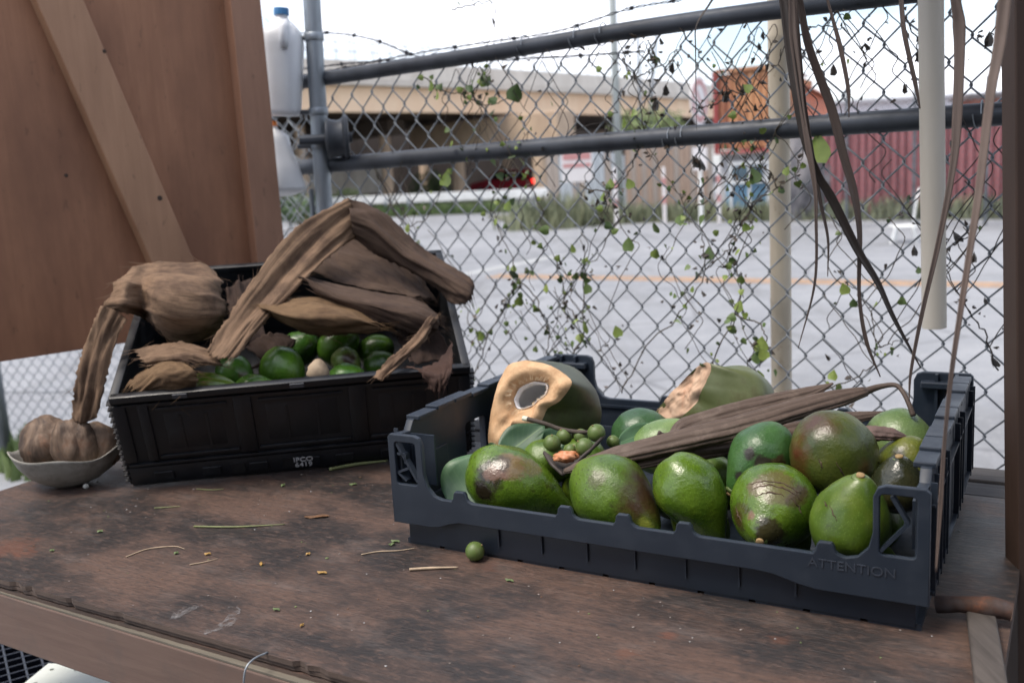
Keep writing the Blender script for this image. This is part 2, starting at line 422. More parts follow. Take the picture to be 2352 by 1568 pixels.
# abutment wall under the far side of the deck
m = MB()
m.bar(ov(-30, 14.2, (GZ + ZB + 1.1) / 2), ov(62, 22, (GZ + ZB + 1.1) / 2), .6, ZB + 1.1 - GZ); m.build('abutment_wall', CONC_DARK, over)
m = MB(); m.bar(atY(600, 420, 58) * 1 + V(0, 0, .2), atY(880, 400, 62), .4, 2.3); m.build('abutment_wall', m_concrete('pale_wall', (.5, .48, .45), (.32, .3, .28)), over)

# guard rail beside the ramp
ga, gb = atZ(640, 500, GZ), atZ(1262, 482, GZ)
rail = thing('guard_rail', ga, 'long pale guard rail in front of the overpass columns', 'guard rail')
m = MB(); m.bar(ga + V(0, 0, .62), gb + V(0, 0, .62), .05, .34, ch=.02); m.build('beam', simple('pale_rail', (.62, .64, .66), .6, .15, 3), rail)
for i in range(12):
    m = MB(); q = ga.lerp(gb, (i + .5) / 12); m.bar(q, q + V(0, 0, .62), .12, .12, up=(1, 0, 0)); m.build('post', GALV, rail)

# ------------------------------------------------------------------ leafy shrubs under the overpass
LEAF_G = simple('shrub_leaf', (0.06, 0.11, 0.03), .6, .5, 3, 0, c2=(.025, .05, .015))
LEAF_P = simple('pale_shrub_leaf', (0.13, 0.18, 0.05), .6, .4, 3, 0)
def shrub(px, py, Y, rx, rz, n, label, mat, name='shrub'):
    c = atY(px, py, Y); base = V(c.x, c.y, GZ); t = thing(name, base, label, 'shrub', 'shrubs beyond the road')
    m = MB()
    for k in range(6):
        a = random.uniform(0, 6.28); e = base + V(math.cos(a) * rx * .5, math.sin(a) * rx * .4, (c.z - GZ) + rz * .3)
        m.tube([base, base.lerp(e, .5) + V(0, 0, .15), e], [.05, .035, .015], 5)
    m.build('stem', simple('shrub_bark', (.11, .08, .06), .9), t)
    m = MB()
    for _ in range(n):
        d = Vector((random.gauss(0, 1), random.gauss(0, 1), random.gauss(0, 1))).normalized() * random.random() ** .35
        d = Vector((d.x * rx, d.y * rx, d.z * rz)) * (1 + .35 * fbm(d * 2.2 + V(px, 0, 0)))
        p = V(c.x, c.y, c.z) + d
        if p.z < GZ + .05: continue
        a = Vector((random.gauss(0, 1), random.gauss(0, 1), random.gauss(0, 1))).normalized(); b = a.orthogonal().normalized(); s_ = random.uniform(.05, .13)
        m.add([p - a * s_, p + b * s_ * .5, p + a * s_, p - b * s_ * .5], [(0, 1, 2, 3)])
    o = m.build('crown', mat, t); return t
shrub(990, 438, 56, 1.25, 1.1, 1500, 'dark green shrub between two overpass columns', LEAF_G)
shrub(790, 470, 44, 1.0, .7, 700, 'low pale shrub in front of the pale wall', LEAF_P)
shrub(690, 480, 30, .9, .6, 600, 'grey green bush right of the hanging plastic jugs', LEAF_G)
shrub(1490, 290, 40, 1.5, .8, 1300, 'leafy green tree top above the plank fence', LEAF_P)

# ------------------------------------------------------------------ plank fence, containers, signs on the far side
def plank_fence(a, b, h, n, mat, name, label, jag=.12):
    t = thing(name, a, label, 'fence'); d = (b - a) / n
    for i in range(n):
        m = MB(); hh = h + random.uniform(-jag, jag); p = a + d * (i + .5)
        m.bar(p, p + V(0, 0, hh), d.length * .93, .03 + random.random() * .015, up=(d.normalized().y, -d.normalized().x, 0)); m.build('plank', random.choice(mat), t)
    m = MB(); q = V(-d.normalized().y, d.normalized().x, 0) * .05
    for z in (.35, h - .35): m.bar(a + q + V(0, 0, z), b + q + V(0, 0, z), .05, .09)
    m.build('rail', mat[0], t)
    return t
W_GREY = m_wood('grey_planks', (.19, .16, .14), (.33, .29, .26), (.24, .2, .18), 2)
W_BRN = m_wood('brown_planks', (.2, .14, .11), (.36, .27, .21), (.26, .18, .14), 2)
W_BLU = m_wood('bluish_planks', (.24, .27, .31), (.38, .42, .46), (.3, .33, .36), 2)
fa, fb, fc = atY(1262, 508, 27.0), atY(1440, 508, 25.5), atY(1640, 508, 24.4)
for q in (fa, fb, fc): q.z = GZ + .03
plank_fence(fa, fb, 1.75, 12, [W_BLU, W_GREY, W_BLU], 'plank_fence', 'bluish grey plank fence behind the red and white warning sign')
plank_fence(fb + V(.02, 0, 0), fc, 2.05, 16, [W_GREY, W_BRN, W_BRN], 'plank_fence', 'brownish grey plank fence left of the orange container')

def corrugated(a, b, z0, z1, n, depth, mat, name, parent, amp_dir):
    """ribbed steel sheet from a to b"""
    m = MB(); d = (b - a) / n; vs = []
    for i in range(n + 1):
        for fr, off in ((0, 0), (.3, 0), (.42, 1), (.78, 1), (.9, 0)):
            if i == n and fr > 0: break
            p = a + d * (i + fr) + amp_dir * depth * off
            vs += [V(p.x, p.y, z0), V(p.x, p.y, z1)]
    k = len(vs) // 2
    m.add(vs, [(2 * i, 2 * i + 2, 2 * i + 3, 2 * i + 1) for i in range(k - 1)])
    o = m.build(name, mat, parent); md = o.modifiers.new('solid', 'SOLIDIFY'); md.thickness = .01; return o
def m_rust(name, c, r, amt):
    n = NT(name); f = n.noise(n.co('Object', (1, 1, .25)), 1.6, 6, .7); f2 = n.noise(n.co('Object'), 7, 5)
    k = n.ramp(n.math('ADD', n.math('MULTIPLY', f, .7), n.math('MULTIPLY', f2, .3)), (.5 - amt, 0.0), (.62 - amt * .5, 1.0))
    n.color(n.mix(k, c, r)); n.rough(.7); return n.mat
RED_C = m_rust('red_container_paint', (.25, .085, .092), (.19, .06, .066), .05)
ORG_C = m_rust('orange_container_paint', (.46, .23, .11), (.26, .10, .055), .08)
RED_F = m_rust('red_frame_paint', (.36, .06, .06), (.22, .05, .04), .05)
# long red corrugated wall on the right
ca, cb = atY(1893, 500, 20.6), atY(2440, 500, 17.6); ca.z = cb.z = GZ
cd = (cb - ca).normalized(); cn = V(-cd.y, cd.x, 0)
t = thing('corrugated_wall', ca, 'long red corrugated metal wall behind the wire fence at right', 'wall')
nb = 7
for i in range(nb):
    q0, q1 = ca.lerp(cb, i / nb), ca.lerp(cb, (i + 1) / nb); corrugated(q0 + cd * .01, q1 - cd * .01, GZ + .1, GZ + 1.93 + .03 * math.sin(i * 2.1), 4, .07, RED_C, 'ribbed_sheet', t, cn)
    m = MB(); m.bar(q0 + cn * .1, q0 + cn * .1 + V(0, 0, 1.85), .08, .08, up=(1, 0, 0)); m.build('post', RED_F, t)
for z in (.3, 1.6):
    m = MB(); m.bar(ca + cn * .1 + V(0, 0, z), cb + cn * .1 + V(0, 0, z), .05, .09); m.build('rail', RED_F, t)
# pale far shed that shows just above the gate's rail on the right
p = atY(2060, 232, 33); t = thing('white_shed', V(p.x, p.y, GZ), 'pale flat roofed shed rising behind the red corrugated wall', 'shed')
m = MB(); m.box(V(p.x + 1.4, p.y + 2, (GZ + p.z) / 2), (7.6, 4, p.z - GZ)); m.build('wall', simple('shed_white', (.66, .65, .68), .7, .08, 2), t)
m = MB(); m.box(V(p.x + 1.4, p.y + 2, p.z + .05), (7.9, 4.3, .12)); m.build('roof', simple('shed_roof', (.5, .5, .53), .6), t)
p = atY(2250, 226, 30); t = thing('brick_chimney', V(p.x, p.y, GZ), 'brick red block topped by a dark slab far right above the rail', 'building')
m = MB(); m.box(V(p.x + .5, p.y + .5, (GZ + p.z) / 2), (1.5, 1, p.z - GZ)); m.build('wall', simple('brick_red', (.38, .13, .08), .9, .3, 4), t)
m = MB(); m.box(V(p.x + .5, p.y + .5, p.z + .05), (1.8, 1.3, .14)); m.build('slab', simple('dark_slab', (.12, .1, .1), .9), t)
# orange container standing high on blocks
oa, ob_ = atY(1645, 300, 25.5), atY(1772, 300, 24.8); zt = atY(1700, 158, 25.2).z; zb = atY(1700, 352, 25.2).z
oa.z = ob_.z = 0; od = (ob_ - oa).normalized(); on_ = V(-od.y, od.x, 0)
t = thing('orange_container', V(oa.x, oa.y, GZ), 'rusty orange shipping container end with red frame standing high on a white base', 'container')
corrugated(oa, ob_, zb + .12, zt - .1, 8, .05, ORG_C, 'ribbed_end', t, on_)
corrugated(ob_, ob_ + on_ * 5, zb + .12, zt - .1, 20, .05, ORG_C, 'ribbed_side', t, -od)
corrugated(oa + on_ * 5, oa, zb + .12, zt - .1, 20, .05, RED_F, 'ribbed_side', t, od)
for q, mt_, w_ in ((oa, RED_F, .11), (ob_, ORG_C, .08)):
    m = MB(); m.bar(V(q.x, q.y, zb), V(q.x, q.y, zt), w_, w_, up=(1, 0, 0)); m.build('corner_post', mt_, t)
m = MB(); m.bar(V(oa.x, oa.y, zt - .03), V(ob_.x, ob_.y, zt - .03), .12, .08); m.build('frame_rail', ORG_C, t)
m = MB(); m.bar(V(oa.x, oa.y, zb + .04), V(ob_.x, ob_.y, zb + .04), .12, .08); m.build('frame_rail', RED_F, t)
m = MB(); q0, q1 = V(oa.x, oa.y, zt + .03), V(ob_.x, ob_.y, zt + .03); m.quad(q0, q1, q1 + on_ * 5, q0 + on_ * 5); m.build('roof', RED_F, t)
m = MB(); c_ = (oa + ob_) / 2 + on_ * 2.5; m.box(V(c_.x + .2, c_.y, (GZ + zb) / 2), (1.7, 4.8, zb - GZ - .02), Matrix.Rotation(math.atan2(od.y, od.x), 3, 'Z')); m.build('base_wall', simple('base_white', (.55, .56, .6), .8, .2, 2), t)
# coral gabled building behind the cream pole
pa, pb, pc = atY(1790, 172, 28), atY(1905, 232, 28), atY(1905, 330, 28)
t = thing('coral_building', V(pa.x, pa.y, GZ), 'coral pink gable wall behind the cream pole', 'building')
m = MB(); pl = atY(1765, 232, 28); ztop = pa.z; zs = pb.z; xl, xr = pl.x, pb.x; y0 = 28; 
vv = [V(xl, y0, GZ), V(xr, y0, GZ), V(xr, y0, zs), V(pa.x, y0, ztop), V(xl, y0, zs)]
vb = [v + V(1.5, 5, 0) for v in vv]
m.add(vv + vb, [(0, 1, 2, 3, 4), (9, 8, 7, 6, 5), (1, 6, 7, 2), (0, 4, 9, 5)]); m.build('wall', simple('coral_paint', (.66, .24, .15), .8, .12, 2), t)
m = MB()
for s_, e_ in ((2, 3), (3, 4)):
    a, b = vv[s_], vv[e_]; a2, b2 = vb[s_], vb[e_]; u_ = V(0, 0, .02)
    m.add([a + u_ + V(0, -.2, 0), b + u_ + V(0, -.2, 0), b2 + u_, a2 + u_, a + u_ * 4 + V(0, -.2, 0), b + u_ * 4 + V(0, -.2, 0), b2 + u_ * 4, a2 + u_ * 4], [(0, 1, 2, 3), (7, 6, 5, 4), (0, 4, 5, 1), (1, 5, 6, 2), (3, 2, 6, 7), (0, 3, 7, 4)])
m.build('roof', simple('coral_roof', (.5, .2, .14), .7), t)
# dark pile of tarpaulin between pole and red container
p = atY(1850, 430, 21.0); t = thing('tarp_pile', V(p.x, p.y, GZ), 'dark grey tarpaulin heap between the cream pole and the red corrugated wall', 'heap')
bm = bmesh.new(); bmesh.ops.create_icosphere(bm, subdivisions=4, radius=1)
for v in bm.verts:
    d = v.co.copy(); k = 1 + .28 * fbm(d * 1.8 + V(3, 1, 4)) + .08 * fbm(d * 7); v.co = V(d.x * .62 * k, d.y * .6 * k, max(d.z, -.6) * 1.15 * k)
me = bpy.data.meshes.new('tarp'); bm.to_mesh(me); bm.free(); me.polygons.foreach_set('use_smooth', [True] * len(me.polygons))
me.materials.append(simple('tarp_grey', (.16, .15, .16), .6, .5, 3, .4, 9)); o = bpy.data.objects.new('tarp', me); col.objects.link(o); o.location = (p.x, p.y, GZ + .69); attach(o, t)
# low wire fence of the container yard
ya, yb = atY(1800, 505, 18.3), atY(2440, 505, 15.9); ya.z = yb.z = GZ; yd = (yb - ya); yl = yd.length; yd.normalize()
t = thing('yard_fence', ya, 'fine mesh wire fence with thin posts in front of the red corrugated wall', 'fence')
for k in range(5):
    m = MB(); q = ya + yd * (k * yl / 4); m.tube([q, q + V(0, 0, 2.5)], .03, 8); m.build('post', GALV_DK, t)
m = MB(); w_ = .11; nn = int(yl / w_)
for k in range(-20, nn + 20):
    for sgn in (1, -1):
        a = ya + yd * (k * w_) + V(0, 0, .05); b = a + yd * (2.3 * .9 * sgn) + V(0, 0, 2.3)
        ta = max(0, min(yl, (a - ya).dot(yd))); tb = max(0, min(yl, (b - ya).dot(yd)))
        if abs(ta - tb) < .02: continue
        za = a.z + 2.3 * abs(ta - (a - ya).dot(yd)) / (2.3 * .9); zb_ = a.z + 2.3 * abs(tb - (a - ya).dot(yd)) / (2.3 * .9)
        m.tube([ya * 1 + yd * ta + V(0, 0, za - ya.z), ya + yd * tb + V(0, 0, zb_ - ya.z)], .0035, 3, cap=False)
o = m.build('wire_mesh', GALV_DK, t); o['kind'] = 'stuff'

# round traffic sign, warning board, striped marker posts, utility pole
SIGN_W = simple('sign_white', (.72, .68, .67), .5, .06, 3); SIGN_R = simple('sign_red', (.52, .24, .23), .5, .1, 3)
def sign_post(p, z1, parent, r=.035, mat=None):
    m = MB(); m.tube([V(p.x, p.y, GZ), V(p.x, p.y, z1)], r, 8); return m.build('post', mat or WHITE_P, parent)
p = atY(1606, 232, 20.5); t = thing('round_sign', V(p.x, p.y, GZ), 'white and pink round traffic sign turned side on, on a white post', 'sign')
sign_post(p + V(0, .05, 0), p.z, t, .045)
m = MB(); Mx = Matrix.Translation(p) @ Matrix.Rotation(math.radians(58), 4, 'Z') @ Matrix.Rotation(math.radians(90), 4, 'X')
m.lathe([(.5, -.012), (.5, .012)], 28, Mx); m.build('plate', SIGN_W, t)
m = MB(); vs, fs = plate_mesh([[(.44 * math.cos(a / 24 * 6.283), .44 * math.sin(a / 24 * 6.283)) for a in range(24)], [(.33 * math.cos(a / 24 * 6.283), .33 * math.sin(a / 24 * 6.283)) for a in range(24)]], .006)
m.add([Mx @ (v + V(0, 0, .017)) for v in vs], fs); m.build('ring', SIGN_R, t)
m = MB(); m.bar(Mx @ V(-.22, .22, .017), Mx @ V(.22, -.22, .017), .08, .006, up=(Mx.to_3x3() @ V(0, 0, 1))); m.build('slash', SIGN_R, t)
p = atY(1606, 365, 20.4); m = MB(); m.box(V(p.x, p.y - .06, p.z), (.3, .02, .46)); m.build('lower_plate', SIGN_W, t)
p = atY(1325, 380, 24.5); t = thing('warning_sign', V(p.x, p.y, GZ), 'white warning board with red bands on the bluish plank fence', 'sign')
sign_post(p + V(0, .06, 0), p.z, t, .03, GALV)
m = MB(); m.box(p, (.78, .02, .82)); m.build('board', SIGN_W, t)
for dz, hh in ((.22, .17), (.0, .1)):
    m = MB(); m.box(p + V(0, -.014, dz), (.7, .006, hh)); m.build('red_band', SIGN_R, t)
for k, (px, py, Y, zz) in enumerate(((1416, 500, 21.8, 1.35), (1527, 500, 22.2, 1.3), (1652, 500, 21.4, 1.3))):
    q = atY(px, py, Y); t = thing('marker_post', V(q.x, q.y, GZ), ['red and white striped marker post left of the brown plank fence', 'striped marker post in front of the middle of the brown plank fence', 'striped marker post below the orange container'][k], 'marker post', 'striped marker posts')
    m = MB(); m.box(V(q.x, q.y, GZ + zz / 2), (.075, .04, zz), ch=.008); m.build('board', SIGN_W, t)
    for j in range(2):
        m = MB(); m.box(V(q.x, q.y - .0, GZ + .55 + j * .42), (.080, .046, .16)); m.build('red_stripe', SIGN_R, t)
p = atY(1418, 300, 24.0); t = thing('utility_pole', V(p.x, p.y, GZ), 'tall thin pale grey utility pole above the plank fence', 'pole')
m = MB(); m.tube([V(p.x, p.y, GZ), V(p.x, p.y, GZ + 11)], [.1, .075], 12); m.build('shaft', simple('pole_grey', (.42, .45, .43), .8, .15, 3), t, smooth=True)
p = atY(1470, 240, 40.0); t = thing('lamp_post', V(p.x, p.y, GZ), 'faint pair of slim lamp masts beyond the fence', 'lamp post')
for dx in (0, .55):
    m = MB(); m.tube([V(p.x + dx, p.y, GZ), V(p.x + dx * .8, p.y, GZ + 3.8), V(p.x + dx * 1.5, p.y, GZ + 7)], [.08, .06, .05], 8); m.build('mast', GALV, t)

# blue and white cart
p = atY(1722, 490, 22.0); t = thing('blue_cart', V(p.x, p.y, GZ), 'blue and white utility cart standing below the orange container', 'cart')
BLUE = simple('faded_blue', (.16, .30, .42), .55, .2, 4)
m = MB(); m.box(V(p.x, p.y + .3, GZ + .52), (.82, .55, .62), ch=.03); m.build('bin', BLUE, t)
m = MB(); m.box(V(p.x, p.y + .3, GZ + 1.06), (.7, .45, .3), ch=.03); m.build('cab', simple('cart_glass', (.1, .16, .2), .2), t)
for dx in (-.42, .0, .42):
    m = MB(); m.bar(V(p.x + dx, p.y, GZ + .1), V(p.x + dx, p.y, GZ + 1.3), .05, .05, up=(1, 0, 0)); m.build('upright', WHITE_P, t)
for z in (.86, 1.28):
    m = MB(); m.bar(V(p.x - .46, p.y - .01, GZ + z), V(p.x + .46, p.y - .01, GZ + z), .05, .07); m.build('crossbar', WHITE_P, t)
RUB = simple('rubber', (.02, .02, .02), .8, .3, 10)
for dx in (-.3, .3):
    m = MB(); m.lathe([(.02, -.03), (.14, -.03), (.16, 0), (.14, .03), (.02, .03)], 16, Matrix.Translation((p.x + dx, p.y + .05, GZ + .17)) @ Matrix.Rotation(math.pi / 2, 4, 'X')); m.build('wheel', RUB, t)

# white chair out on the road
p = atZ(2078, 556, GZ); t = thing('white_chair', p, 'white chair standing alone on the road near the red corrugated wall', 'chair')
def cpx(px, py, dy=0): return atY(px, py, p.y + dy)
for (a, b, dy) in (((2058, 522), (2046, 556), -.2), ((2098, 522), (2106, 560), -.2), ((2062, 520), (2056, 546), .22), ((2096, 520), (2103, 548), .22)):
    A_, B_ = cpx(*a, dy), cpx(*b, dy); B_.z = GZ; m = MB(); m.tube([A_, B_], [.022, .018], 8); m.build('leg', WHITE_P, t)
A_, B_ = cpx(2050, 518), cpx(2104, 520); zc = (A_.z + B_.z) / 2
m = MB(); m.box(V((A_.x + B_.x) / 2, p.y, zc), (B_.x - A_.x, .38, .025), ch=.01); m.build('seat', WHITE_P, t)
for dy in (-.17, .17):
    m = MB(); m.tube([cpx(2100, 522, dy), cpx(2099, 500, dy), cpx(2104, 465, dy), cpx(2112, 432, dy)], .016, 8); m.build('back_post', WHITE_P, t, smooth=True)
for (x_, y_) in ((2100, 492), (2103, 470), (2108, 450), (2111, 436)):
    m = MB(); m.bar(cpx(x_, y_, -.17), cpx(x_, y_, .17), .012, .05); m.build('back_slat', WHITE_P, t)

# red car under the overpass
c0 = atZ(1165, 460, GZ); c0 = atY(1168, 452, 57.5); c0.z = GZ
t = thing('red_car', c0, 'dark red car with glowing tail light passing under the overpass', 'car')
CARP = NT('car_red'); CARP.color((.20, .012, .02)); CARP.rough(.25); CARP = CARP.mat
GLS = NT('car_glass'); GLS.color((.01, .012, .015)); GLS.rough(.08); GLS = GLS.mat
Mc = Matrix.Translation(c0) @ Matrix.Rotation(math.radians(148), 4, 'Z')      # local +x is the nose
prof = [(-2.2, .35), (-2.25, .75), (-2.1, 1.0), (-1.95, 1.05), (-1.55, 1.58), (.3, 1.62), (1.05, 1.1), (2.0, .95), (2.2, .75), (2.2, .35)]
m = MB(); vs = []; k = len(prof)
for y, sx in ((-.88, .0), (-.8, 1), (.8, 1), (.88, 0)):
    for x, z in prof:
        tz = max(0, z - 1.0) * .35
        yy = math.copysign(abs(y) - tz, y); vs.append(Mc @ V(x, yy, z if sx else min(z, 1.02)))
fs = [(i * k + j, i * k + (j + 1) % k, (i + 1) * k + (j + 1) % k, (i + 1) * k + j) for i in range(3) for j in range(k)] + [tuple(range(k - 1, -1, -1)), tuple(3 * k + j for j in range(k))]
m.add(vs, fs); o = m.build('body', CARP, t, auto=35)
for y in (-1, 1):
    m = MB(); m.add([Mc @ V(x, y * (.885 - max(0, z - 1.) * .3), z) for x, z in ((-1.75, 1.1), (-1.45, 1.5), (.25, 1.53), (.85, 1.12))], [(0, 1, 2, 3)]); m.build('side_window', GLS, t)
    m = MB(); Mt = Mc @ Matrix.Translation((-2.22, y * .66, .88)); m.box((0, 0, 0), (.1, .3, .26)); m.v = [Mt @ v for v in m.v]
    TL = NT('tail_light_red'); TL.color((.5, .01, .01)); TL.b.inputs['Emission Color'].default_value = (1, .03, .02, 1); TL.b.inputs['Emission Strength'].default_value = 3.0
    m.build('tail_light', TL.mat, t)
    for x in (-1.35, 1.4):
        wt = None; m = MB(); Mw = Mc @ Matrix.Translation((x, y * .84, .34)) @ Matrix.Rotation(math.pi / 2, 4, 'X')
        m.lathe([(.2, -.1), (.32, -.1), (.34, -.05), (.34, .05), (.32, .1), (.2, .1)], 20, Mw); w_ob = m.build('wheel', RUB, t, smooth=True)
        m = MB(); m.lathe([(.03, -.105), (.2, -.105), (.2, .105), (.03, .105)], 12, Mw); m.build('rim', GALV, w_ob)
m = MB(); m.add([Mc @ V(x, y, z) for x, y, z in ((-2.02, -.7, 1.08), (-1.62, -.58, 1.5), (-1.62, .58, 1.5), (-2.02, .7, 1.08))], [(0, 1, 2, 3)]); m.build('rear_window', GLS, t)
m = MB(); m.box((0, 0, 0), (.04, .5, .14)); m.v = [Mc @ (v + V(-2.26, 0, .7)) for v in m.v]; m.build('number_plate', SIGN_W, t)
# ------------------------------------------------------------------ sliding gate of chain link behind the table
FP = V(.63, 1.60, 0); FD = V(-.938, .70, 0).normalized(); FN = V(-FD.y, FD.x, 0)
if FN.y > 0: FN = -FN                                  # FN points to the camera
def onF(px, py, off=0.0): return onPl(px, py, FP + FN * off, FN)
def fp(s, z, off=0.0): return FP + FD * s + FN * off + V(0, 0, z)
zt_rail = onF(1790, 22).z; zt_l = onF(760, 178).z; zm_l = onF(780, 378).z; zm_r = onF(2200, 270).z
print('rails', zt_rail, zt_l, onF(2000, -2).z, zm_l, zm_r)
gate = thing('sliding_gate', fp(.5, GZ), 'galvanised chain link sliding gate with two pipe rails behind the table', 'gate')
S_A, S_B = -.62, 1.75
def rail_pts(samples, ext=True):
    pts = [onF(x, y) for x, y in samples]
    pts.sort(key=lambda p: (p - FP).dot(FD))
    a, b = pts[0], pts[-1]
    d0 = (pts[0] - pts[1]).normalized(); d1 = (pts[-1] - pts[-2]).normalized()
    pts = [a + d0 * max(0, (a - FP).dot(FD) - S_A)] + pts + [b + d1 * max(0, S_B - (b - FP).dot(FD))]
    return pts
m = MB(); top_pts = rail_pts([(740, 182), (1000, 142), (1250, 102), (1500, 62), (1790, 22), (2000, -4)])
RAILM = simple('dark_pipe', (.060, .068, .082), .5, .45, 9, .25, 70, .35)
m.tube(catmull(top_pts, 30), .0165, 16); m.build('top_rail', RAILM, gate, smooth=True)
m = MB(); m.tube(catmull(rail_pts([(770, 378), (1100, 350), (1500, 318), (1900, 288), (2290, 262)]), 30), .0185, 16); m.build('middle_rail', RAILM, gate, smooth=True)
m = MB(); m.tube([fp(S_A, GZ + .1), fp(S_B, GZ + .1)], .02, 12); m.build('bottom_rail', GALV_DK, gate, smooth=True)
# one bent wire, copied along the gate
DW, DH, WR = .0655, .0745, .00175
Z0, Z1 = GZ + .12, zt_rail - .008
def zig(n_half, w, h, r, amp):
    m = MB(); pts = []
    for i in range(n_half + 1):
        x = (0 if i % 2 == 0 else w / 2); over = .0016 * (-1 if i % 2 == 0 else 1); z = i * h / 2
        sg = amp if i % 2 == 0 else -amp
        pts += [V(x + over * .2, -sg * .9 * 0 + (amp if i % 2 else -amp), z - h * .045), V(x + over, 0, z), V(x + over * .2, (-amp if i % 2 else amp), z + h * .045)]
    m.tube(pts, r, 5); return m
WIREM = simple('gate_wire', (.25, .27, .29), .5, .4, 30, 0, metal=.35)
nh = int((Z1 - Z0) / (DH / 2))
wm = zig(nh, DW, DH, WR, .0021).mesh('wire'); wm.materials.append(WIREM); wm.polygons.foreach_set('use_smooth', [True] * len(wm.polygons))
ang = math.atan2(FD.y, FD.x)
k = 0; s_ = S_A
while s_ < S_B:
    w = bpy.data.objects.new('wire', wm); col.objects.link(w); w.location = fp(s_, Z0 + (DH / 2 if k % 2 else 0) + .004 * math.sin(s_ * 3)); w.rotation_euler = (0, 0, ang); attach(w, gate)
    s_ += DW / 2; k += 1
# wire ties round the rails
for (x, y) in ((1210, 105), (1330, 88), (1390, 78), (1545, 318), (1575, 315), (2260, 262)):
    c = onF(x, y); m = MB(); pts = []
    for i in range(15):
        a = i / 14 * 2 * math.pi; pts.append(c + FN * .021 * math.cos(a) + V(0, 0, .021 * math.sin(a)) + FD * (.012 * i / 14))
    m.tube(pts, .0012, 5); m.build('tie_wire', GALV, gate)
# roller carrying the rail, and the tall post beside it
rp = onF(776, 318, .02); ro = thing('gate_roller', rp, 'grooved steel roller wheel between post and gate rails', 'roller')
mx = Matrix.Translation(rp) @ Matrix.Rotation(math.radians(8), 4, 'Z') @ Matrix.Rotation(math.pi / 2, 4, 'Y')
m = MB(); m.lathe([(.012, -.03), (.047, -.026), (.049, -.022), (.044, -.012), (.042, 0), (.045, .012), (.054, .018), (.052, .026), (.012, .026)], 28, mx); m.build('wheel', RAILM, ro, auto=40)
m = MB(); m.lathe([(.012, -.09), (.012, .034)], 10, mx); m.build('axle', RAILM, ro)
pq = onF(742, 300, .02); pb_ = onF(716, 0, .02); pt_ = onF(745, 480, .02)
m = MB(); post = thing('gate_post', V(pt_.x, pt_.y, GZ), 'bluish galvanised steel post with clamp bands beside the hanging jugs', 'post')
dirp = (pb_ - pt_).normalized(); lowp = pt_ - dirp * ((pt_.z - GZ) / dirp.z); highp = pb_ + dirp * .6
m.tube([lowp, pt_, pb_, highp], .0205, 18); m.build('shaft', GALV, post, smooth=True)
for y in (85, 257, 335):
    c = pt_ + dirp * ((onF(725, y, .02).z - pt_.z) / dirp.z)
    m = MB(); m.lathe([(.0225, -.009), (.0235, -.007), (.0235, .007), (.0225, .009)], 18, Matrix.Translation(c)); m.build('clamp_band', GALV, post, smooth=True)
    m = MB(); m.tube([c + V(-.055, .0, 0), c + V(-.02, 0, 0)], .006, 6); m.build('bolt', GALV_DK, post)
m = MB(); d_ = V(-.028, .0, 0); m.tube([lowp + d_, pt_ + d_ - V(0, 0, -.05)], .006, 8); m.build('tension_bar', GALV, post)
# barbed wire strands above the top rail
BARB = simple('barbed_steel', (.10, .10, .11), .6, .4, 30, 0, metal=.4)
for k, strand in enumerate((((640, 78), (760, 76), (860, 92), (960, 130), (1060, 140), (1300, 130), (1480, 118)), ((640, 182), (770, 160), (870, 140), (960, 122), (1100, 100), (1280, 72), (1440, 22), (1560, 0), (1700, -30)), ((620, 168), (800, 146), (960, 134), (1010, 124), (1130, 115), (1280, 96), (1500, 60)))):
    t = thing('barbed_wire', onF(*strand[0], -.03), ['rusty barbed wire strand sagging between post and top rail', 'highest barbed wire strand rising towards the right above the gate', 'barbed wire strand lying along the gate top rail'][k], 'barbed wire', 'barbed wire strands on the gate')
    pts = catmull([onF(x, y, -.03 + .01 * k) for x, y in strand], 80); m = MB()
    for ph in (0, math.pi):
        m.tube([p + V(.0018 * math.cos(i * 1.3 + ph), 0, .0018 * math.sin(i * 1.3 + ph)) for i, p in enumerate(pts)], .0012, 4)
    m.build('strand', BARB, t)
    for i in range(4, 78, 8):
        c = pts[i]; m = MB()
        for _ in range(4):
            d = Vector((random.gauss(0, 1), random.gauss(0, 1), random.gauss(0, 1))).normalized() * .013; m.tube([c - d * .5, c + d], [.0012, .0005], 4)
        tx = (pts[i + 1] - pts[i - 1]).normalized(); n1 = tx.orthogonal().normalized(); n2 = tx.cross(n1)
        m.tube([c + tx * (.006 * (j / 12 - .5)) + (n1 * math.cos(j * 1.2) + n2 * math.sin(j * 1.2)) * .0035 for j in range(13)], .0011, 4)
        m.build('barb', BARB, t)

# fence of finer look far left behind the panel
QP = V(-2.45, 4.9, 0); 
lf = thing('side_fence', V(QP.x, QP.y, GZ), 'far chain link fence seen below the wooden panel at left', 'fence')
wm2 = zig(int(2.0 / (.075 / 2)), .066, .075, .0024, .0024).mesh('wire'); wm2.materials.append(WIREM)
QD = V(-.97, .25, 0).normalized(); ang2 = math.atan2(QD.y, QD.x); s_ = -1.6; k = 0
while s_ < .75:
    w = bpy.data.objects.new('wire', wm2); col.objects.link(w); w.location = QP + QD * s_ + V(0, 0, GZ + .06 + (.0375 if k % 2 else 0)); w.rotation_euler = (0, 0, ang2); attach(w, lf); s_ += .033; k += 1
for z in (.35, .75, 1.3):
    m = MB(); m.tube([QP + QD * -1.6 + V(0, 0, GZ + z), QP + QD * .75 + V(0, 0, GZ + z)], .003, 5); m.build('tension_wire', GALV_DK, lf)
q = atY(8, 1000, 4.75); m = MB(); m.tube([V(q.x, q.y, GZ), V(q.x, q.y, GZ + 2.1)], .035, 12); m.build('post', GALV, lf, smooth=True)
wl = [atZ(70 + random.gauss(0, 26), 1075 + random.gauss(0, 10), GZ) for _ in range(160)]
